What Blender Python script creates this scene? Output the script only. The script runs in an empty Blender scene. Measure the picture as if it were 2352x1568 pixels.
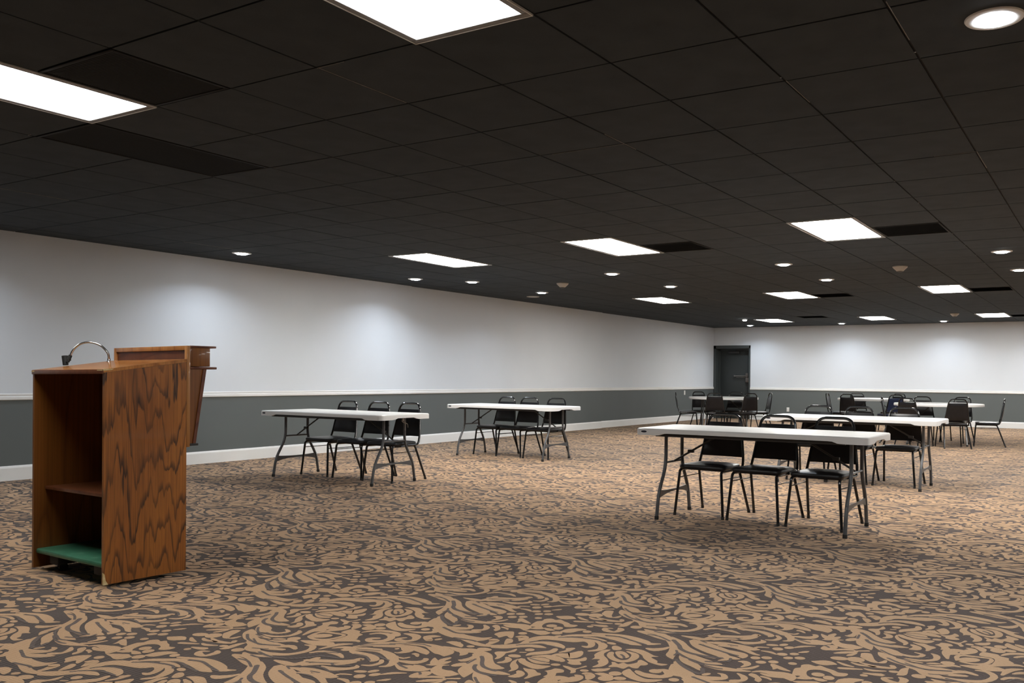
import bpy, bmesh, math, random
import numpy as np
from mathutils import Vector, Matrix
from mathutils.geometry import tessellate_polygon
random.seed(7)
PI = math.pi
COL = bpy.context.scene.collection
TS = 0.63328            # ceiling tile module
H = 2.6239              # ceiling height
GX, GY = -3.3242, 2.9348  # ceiling grid origin
WL, WB = -10.067, 23.727  # left wall, back wall
XR, YR = 9.0, -3.6        # right wall, wall behind the camera

# ------------------------------------------------------------------ materials
def mat(name, color, rough=.6, metal=0., spec=.5, coat=0.):
    m = bpy.data.materials.new(name); m.use_nodes = True
    b = m.node_tree.nodes['Principled BSDF']
    b.inputs['Base Color'].default_value = (*color, 1)
    b.inputs['Roughness'].default_value = rough
    b.inputs['Metallic'].default_value = metal
    b.inputs['Specular IOR Level'].default_value = spec
    b.inputs['Coat Weight'].default_value = coat
    return m
def N(m, t, **kw):
    n = m.node_tree.nodes.new(t)
    for k, v in kw.items(): setattr(n, k, v)
    return n
def Lk(m, a, b): m.node_tree.links.new(a, b)
def bsdf(m): return m.node_tree.nodes['Principled BSDF']
def coords(m, scale=(1, 1, 1), kind='Object'):
    tc = N(m, 'ShaderNodeTexCoord'); mp = N(m, 'ShaderNodeMapping')
    mp.inputs['Scale'].default_value = scale
    Lk(m, tc.outputs[kind], mp.inputs['Vector']); return mp.outputs['Vector']
def noise(m, vec, scale, detail=3, rough=.5, dist=0.):
    n = N(m, 'ShaderNodeTexNoise'); Lk(m, vec, n.inputs['Vector'])
    n.inputs['Scale'].default_value = scale; n.inputs['Detail'].default_value = detail
    n.inputs['Roughness'].default_value = rough; n.inputs['Distortion'].default_value = dist
    return n.outputs['Fac']
def ramp(m, fac, stops):
    r = N(m, 'ShaderNodeValToRGB'); Lk(m, fac, r.inputs['Fac'])
    el = r.color_ramp.elements
    while len(el) < len(stops): el.new(.5)
    for e, (p, c) in zip(el, stops): e.position = p; e.color = (*c, 1)
    return r.outputs['Color']
def bump(m, fac, strength=.2, dist=.002):
    b = N(m, 'ShaderNodeBump'); b.inputs['Strength'].default_value = strength
    b.inputs['Distance'].default_value = dist
    Lk(m, fac, b.inputs['Height']); Lk(m, b.outputs['Normal'], bsdf(m).inputs['Normal'])
def mathn(m, op, a, b=None):
    n = N(m, 'ShaderNodeMath', operation=op)
    for i, v in enumerate((a, b)):
        if v is None: continue
        if isinstance(v, (int, float)): n.inputs[i].default_value = v
        else: Lk(m, v, n.inputs[i])
    return n.outputs[0]
def basecol(m, c): Lk(m, c, bsdf(m).inputs['Base Color'])
def varied(name, c1, c2, scale, rough=.6, metal=0., bs=.0, spec=.5, sc=(1, 1, 1), bscale=None):
    m = mat(name, c1, rough, metal, spec); v = coords(m, sc)
    basecol(m, ramp(m, noise(m, v, scale), [(.3, c1), (.7, c2)]))
    if bs: bump(m, noise(m, v, bscale or scale * 6), bs, .001)
    return m
def emitter(name, color, strength):
    m = bpy.data.materials.new(name); m.use_nodes = True; nt = m.node_tree
    nt.nodes.clear(); o = nt.nodes.new('ShaderNodeOutputMaterial'); e = nt.nodes.new('ShaderNodeEmission')
    e.inputs['Color'].default_value = (*color, 1); e.inputs['Strength'].default_value = strength
    nt.links.new(e.outputs[0], o.inputs[0]); return m

M = {}
M['wall_up'] = varied('painted_wall_pale', (.625, .665, .71), (.645, .685, .73), 1.5, .75, bs=.05, bscale=90)
M['wall_low'] = varied('painted_wall_grey_green', (.092, .106, .106), (.098, .112, .112), 1.5, .6, bs=.05, bscale=90)
M['trim'] = varied('white_trim_paint', (.70, .70, .69), (.74, .74, .73), 2, .45)
M['tile'] = varied('black_ceiling_tile', (.038, .0465, .054), (.048, .058, .066), 6, .9, bs=.5, bscale=260, spec=.2)
M['tbar'] = varied('black_ceiling_grid', (.008, .008, .0075), (.012, .0115, .011), 5, .7, spec=.2)
M['vent'] = varied('black_return_air_mesh', (.030, .034, .037), (.037, .041, .044), 40, .9, spec=.1)
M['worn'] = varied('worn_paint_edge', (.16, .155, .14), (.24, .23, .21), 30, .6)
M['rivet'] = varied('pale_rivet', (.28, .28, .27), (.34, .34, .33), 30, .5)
M['light_frame'] = varied('grey_light_frame', (.18, .185, .19), (.22, .225, .23), 8, .5)
M['white_plastic'] = varied('white_moulded_plastic', (.70, .70, .70), (.76, .76, .755), 3, .38, bs=.12, bscale=160)
M['label'] = varied('dark_oval_badge', (.012, .014, .03), (.02, .022, .04), 20, .4)
M['leg_grey'] = varied('grey_powder_coated_steel', (.075, .078, .084), (.09, .093, .10), 10, .36, .2)
M['rail_dark'] = varied('dark_steel_rail', (.022, .022, .023), (.03, .03, .031), 10, .4, .2)
M['cap'] = varied('black_rubber', (.012, .012, .012), (.018, .018, .018), 20, .6)
M['black_steel'] = varied('gloss_black_steel', (.006, .006, .0065), (.010, .010, .011), 12, .16, .0, spec=.5)
M['vinyl'] = varied('black_vinyl', (.0055, .0055, .007), (.009, .009, .011), 14, .30, bs=.2, bscale=220, spec=.38)
M['vinyl_blue'] = varied('navy_vinyl', (.010, .022, .065), (.014, .028, .08), 14, .32, bs=.25, bscale=220)
M['chrome'] = varied('chrome', (.62, .62, .63), (.70, .70, .71), 8, .18, 1.)
M['steel'] = varied('brushed_steel', (.36, .355, .34), (.44, .43, .42), 12, .35, .9)
M['bronze'] = varied('dull_bronze', (.16, .14, .13), (.2, .18, .16), 12, .4, .7)
M['door'] = varied('dark_slate_door_paint', (.030, .036, .036), (.034, .040, .040), 2, .5)
M['doorframe'] = varied('dark_slate_frame_paint', (.040, .048, .048), (.045, .053, .053), 2, .45)
M['plate'] = varied('ivory_white_plate', (.62, .62, .60), (.66, .66, .64), 8, .4)
M['slot'] = varied('outlet_slot', (.03, .03, .03), (.04, .04, .04), 8, .5)
M['detector'] = varied('cream_plastic', (.42, .38, .33), (.46, .42, .37), 8, .45)
M['detector_dark'] = varied('dark_plastic_slot', (.04, .037, .033), (.05, .047, .043), 8, .5)
M['scrap'] = varied('black_scrap', (.008, .008, .008), (.012, .012, .012), 20, .7)
PG = {-2: .60, 8: 1.35, 18: 1.25, 28: 1.2}
for k_, f_ in PG.items(): M['panel_glow_%d' % k_] = emitter('lit_panel', (1, .972, .92), 24*f_)
M['down_glow'] = emitter('lit_downlight', (.88, .94, 1), 30)

def wood(name, light, mid, dark, rough=.35, sc=(1, 1, 1), contrast=1., coat=.25, rings=9.):
    m = mat(name, light, rough, 0, .5, coat)
    v = coords(m, sc)
    big = noise(m, v, 2.3, 1.5, .45, .15)
    ring = mathn(m, 'FRACT', mathn(m, 'MULTIPLY', big, rings))
    cath = ramp(m, ring, [(0, dark), (.10, mid), (.45, light), (.82, light), (.94, mid), (1, dark)])
    fine = N(m, 'ShaderNodeMapping'); fine.inputs['Scale'].default_value = (70, 70, 2.2)
    Lk(m, v, fine.inputs['Vector'])
    fr = ramp(m, noise(m, fine.outputs['Vector'], 1., 4, .6), [(.38, (.38, .33, .30)), (.6, (1, 1, 1))])
    blot = ramp(m, noise(m, v, 1.1, 2), [(.3, (.62, .58, .55)), (.7, (1.05, 1.05, 1.05))])
    mx = N(m, 'ShaderNodeMixRGB', blend_type='MULTIPLY'); mx.inputs[0].default_value = .75 * contrast
    Lk(m, cath, mx.inputs[1]); Lk(m, fr, mx.inputs[2])
    m2 = N(m, 'ShaderNodeMixRGB', blend_type='MULTIPLY'); m2.inputs[0].default_value = .7
    Lk(m, mx.outputs[0], m2.inputs[1]); Lk(m, blot, m2.inputs[2])
    basecol(m, m2.outputs[0])
    bump(m, fr, .12, .0006)
    return m

def cathedral(name):
    m = mat(name, (.3, .11, .02), .33, 0, .5, .3); v = coords(m)
    sp = N(m, 'ShaderNodeSeparateXYZ'); Lk(m, v, sp.inputs[0])
    def mapped(sc):
        q = N(m, 'ShaderNodeMapping'); q.inputs['Scale'].default_value = sc; Lk(m, v, q.inputs['Vector']); return q.outputs['Vector']
    n1 = noise(m, mapped((1, 5.2, .62)), 1., 2, .5); n2 = noise(m, mapped((1, 26, 2.2)), 1., 2, .6)
    g_ = mathn(m, 'ADD', mathn(m, 'MULTIPLY', sp.outputs['Z'], .75), mathn(m, 'ADD', mathn(m, 'MULTIPLY', n1, 2.0), mathn(m, 'MULTIPLY', n2, .34)))
    ring = mathn(m, 'FRACT', mathn(m, 'MULTIPLY', g_, 4.6))
    line = ramp(m, ring, [(0, (0, 0, 0)), (.08, (.15, .15, .15)), (.30, (1, 1, 1)), (.94, (1, 1, 1)), (1, (0, 0, 0))])
    streak = ramp(m, noise(m, mapped((60, 150, 2.4)), 1., 4, .65), [(.36, (0, 0, 0)), (.62, (1, 1, 1))])
    brk = ramp(m, noise(m, mapped((1, 11, 2.2)), 1., 2), [(.38, (0, 0, 0)), (.60, (1, 1, 1))])
    base = ramp(m, noise(m, mapped((1, 3, 1.2)), 1., 3), [(.3, (.235, .074, .013)), (.7, (.40, .142, .022))])
    mul = N(m, 'ShaderNodeMixRGB', blend_type='MULTIPLY'); mul.inputs[0].default_value = .42; Lk(m, base, mul.inputs[1]); Lk(m, streak, mul.inputs[2])
    inv = mathn(m, 'SUBTRACT', 1., line); k = mathn(m, 'MULTIPLY', inv, mathn(m, 'ADD', .5, mathn(m, 'MULTIPLY', brk, .5)))
    mx = N(m, 'ShaderNodeMixRGB'); Lk(m, k, mx.inputs[0]); Lk(m, mul.outputs[0], mx.inputs[1]); mx.inputs[2].default_value = (.030, .010, .003, 1)
    basecol(m, mx.outputs[0]); bump(m, streak, .12, .0006); return m
M['oak'] = cathedral('varnished_oak_veneer')
M['oak_plain'] = wood('varnished_oak_inside', (.235, .085, .016), (.20, .07, .013), (.14, .045, .009), sc=(1.5, 1.5, .3), contrast=.6, rings=7)
M['oak_edge'] = wood('varnished_oak_edge', (.42, .19, .055), (.36, .15, .04), (.26, .10, .025), sc=(2, 2, .3), contrast=.5, rings=6)
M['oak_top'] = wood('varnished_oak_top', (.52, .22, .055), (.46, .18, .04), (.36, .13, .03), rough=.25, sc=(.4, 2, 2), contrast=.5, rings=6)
M['oak_red'] = wood('red_brown_stained_wood', (.17, .055, .022), (.14, .04, .017), (.09, .024, .01), sc=(.4, 2, 2), contrast=.5, rings=6)
M['chip'] = varied('bare_chipped_wood', (.50, .38, .17), (.62, .50, .28), 60, .8)
# green vinyl covering, worn pale along its front edge by patches of its own
m = mat('green_vinyl_covering', (.03, .16, .085), .35); v = coords(m)
n1 = noise(m, v, 9, 5, .6); basecol(m, ramp(m, n1, [(.35, (.035, .15, .085)), (.62, (.055, .21, .125)), (.74, (.20, .36, .26))])); bump(m, noise(m, v, 40, 3), .3, .002)
M['green'] = m
# carpet: tan loops and brown-grey ground, both with the ribbed weave
def carpet(name, a, b, rib):
    m = mat(name, a, .95, 0, .1)
    v = coords(m)
    sp = N(m, 'ShaderNodeSeparateXYZ'); Lk(m, v, sp.inputs[0])
    w = mathn(m, 'SINE', mathn(m, 'MULTIPLY', mathn(m, 'ADD', sp.outputs['Y'], mathn(m, 'MULTIPLY', noise(m, v, 14, 2), .006)), 2 * PI / .0125))
    nn = noise(m, v, 260, 3, .7)
    w2 = mathn(m, 'ADD', mathn(m, 'MULTIPLY', w, rib), mathn(m, 'MULTIPLY', nn, 1.))
    big = noise(m, v, 3, 3)
    c = ramp(m, mathn(m, 'ADD', w2, mathn(m, 'MULTIPLY', mathn(m, 'SUBTRACT', big, .5), .5)), [(.15, a), (.85, b)])
    basecol(m, c); bump(m, w2, .6, .004)
    bsdf(m).inputs['Sheen Weight'].default_value = .1
    return m
M['ground'] = carpet('brown_grey_carpet_ground', (.070, .052, .046), (.150, .118, .106), .22)
M['scroll'] = carpet('tan_carpet_scrolls', (.365, .228, .128), (.50, .33, .20), .10)

# ------------------------------------------------------------------ mesh builder
def smooth_path(pts, sub=4, closed=False):
    P = [Vector(p) for p in pts]; n = len(P); out = []
    rng = range(n if closed else n - 1)
    for i in rng:
        if closed: a, b, c, d = P[(i-1) % n], P[i], P[(i+1) % n], P[(i+2) % n]
        else: a, b, c, d = P[max(i-1, 0)], P[i], P[i+1], P[min(i+2, n-1)]
        for k in range(sub):
            t = k / sub
            out.append(.5*((2*b)+(c-a)*t+(2*a-5*b+4*c-d)*t*t+(3*b-a-3*c+d)*t**3))
    if not closed: out.append(P[-1])
    return out
def fillet(pts, r, seg=5):
    """round the inner corners of a polyline"""
    P = [Vector(p) for p in pts]; out = [P[0]]
    for i in range(1, len(P)-1):
        a, b, c = P[i-1], P[i], P[i+1]
        u, w = (a-b), (c-b); rr = min(r, u.length*.49, w.length*.49)
        p, q = b+u.normalized()*rr, b+w.normalized()*rr
        for k in range(seg+1):
            t = k/seg; out.append((1-t)**2*p+2*t*(1-t)*b+t*t*q)
    out.append(P[-1]); return out
class MB:
    def __init__(s): s.v = []; s.f = []; s.m = []; s.sm = []
    def add(s, V, F, mi=0, smooth=False, xf=None):
        o = len(s.v)
        for p in V:
            p = Vector(p)
            if xf is not None: p = xf @ p
            s.v.append(tuple(p))
        for f in F: s.f.append(tuple(i+o for i in f)); s.m.append(mi); s.sm.append(smooth)
        return s
    def box(s, c, d, mi=0, bev=0., xf=None, seg=2):
        bm = bmesh.new(); bmesh.ops.create_cube(bm, size=1)
        for v in bm.verts: v.co = Vector((v.co.x*d[0]+c[0], v.co.y*d[1]+c[1], v.co.z*d[2]+c[2]))
        if bev: bmesh.ops.bevel(bm, geom=list(bm.edges), offset=bev, segments=seg, affect='EDGES', profile=.5)
        return s.bm(bm, mi, bool(bev), xf)
    def bm(s, bm, mi=0, smooth=False, xf=None):
        bm.verts.index_update(); V = [v.co.copy() for v in bm.verts]; F = [[v.index for v in f.verts] for f in bm.faces]
        bm.free(); return s.add(V, F, mi, smooth, xf)
    def tube(s, pts, r, n=8, mi=0, cap=True, xf=None, rz=None):
        P = [Vector(p) for p in pts]; V = []; F = []
        up = Vector((0, 0, 1)); t0 = (P[1]-P[0]).normalized()
        if abs(t0.dot(up)) > .9: up = Vector((1, 0, 0))
        side = t0.cross(up).normalized()
        for i, p in enumerate(P):
            t = ((P[min(i+1, len(P)-1)]-P[max(i-1, 0)])).normalized()
            side = (side-t*side.dot(t)).normalized(); w = t.cross(side)
            rr = r[i] if isinstance(r, (list, tuple)) else r
            for k in range(n):
                a = 2*PI*k/n; V.append(p+side*math.cos(a)*rr+w*math.sin(a)*rr)
        for i in range(len(P)-1):
            for k in range(n):
                a = i*n+k; b = i*n+(k+1) % n; F.append((a, b, b+n, a+n))
        if cap: F.append(tuple(range(n))[::-1]); F.append(tuple((len(P)-1)*n+k for k in range(n)))
        return s.add(V, F, mi, True, xf)
    def lathe(s, prof, n=32, mi=0, c=(0, 0, 0), smooth=True):
        V = []; F = []
        for r, z in prof:
            for k in range(n):
                a = 2*PI*k/n; V.append((c[0]+r*math.cos(a), c[1]+r*math.sin(a), c[2]+z))
        for i in range(len(prof)-1):
            for k in range(n):
                a = i*n+k; b = i*n+(k+1) % n; F.append((a, b, b+n, a+n))
        F.append(tuple(range(n))[::-1]); F.append(tuple((len(prof)-1)*n+k for k in range(n)))
        return s.add(V, F, mi, smooth)
    def prism(s, poly, z0, z1, axis='z', mi=0, xf=None):
        """extrude a 2D outline along an axis"""
        n = len(poly)
        def P(a, b, h): return {'z': (a, b, h), 'x': (h, a, b), 'y': (a, h, b)}[axis]
        V = [P(a, b, z0) for a, b in poly]+[P(a, b, z1) for a, b in poly]
        F = [tuple(range(n))[::-1], tuple(range(n, 2*n))]+[(i, (i+1) % n, (i+1) % n+n, i+n) for i in range(n)]
        return s.add(V, F, mi, False, xf)
    def build(s, name, mats, parent=None, loc=None, rot=None, fix=True, **kw):
        me = bpy.data.meshes.new(name); me.from_pydata(s.v, [], s.f)
        if not isinstance(mats, (list, tuple)): mats = [mats]
        for k in mats: me.materials.append(M[k])
        me.polygons.foreach_set('material_index', s.m); me.polygons.foreach_set('use_smooth', s.sm)
        if fix:
            b = bmesh.new(); b.from_mesh(me); bmesh.ops.recalc_face_normals(b, faces=b.faces); b.to_mesh(me); b.free()
            if any(s.sm): me.set_sharp_from_angle(angle=math.radians(38))
        o = bpy.data.objects.new(name, me); COL.objects.link(o)
        if parent: o.parent = parent
        if loc: o.location = loc
        if rot: o.rotation_euler = rot
        for k, v in kw.items(): o[k] = v
        return o
def thing(name, label, cat, loc=(0, 0, 0), rz=0., group=None):
    o = bpy.data.objects.new(name, None); COL.objects.link(o); o.location = loc; o.rotation_euler = (0, 0, rz)
    o.empty_display_size = .1; tag(o, label, cat, group); return o
def tag(o, label, cat, group=None):
    o['label'] = label; o['category'] = cat
    if group: o['group'] = group
    return o
def dup(root, loc, rz, label, group=None):
    def cp(o, par):
        c = o.copy(); COL.objects.link(c)
        if par: c.parent = par
        for ch in kids.get(o.name, []): cp(ch, c)
        return c
    kids = {}
    for o in root.children_recursive: kids.setdefault(o.parent.name, []).append(o)
    r = cp(root, None); r.location = loc; r.rotation_euler = (0, 0, rz); r['label'] = label
    if group: r['group'] = group
    return r

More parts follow.
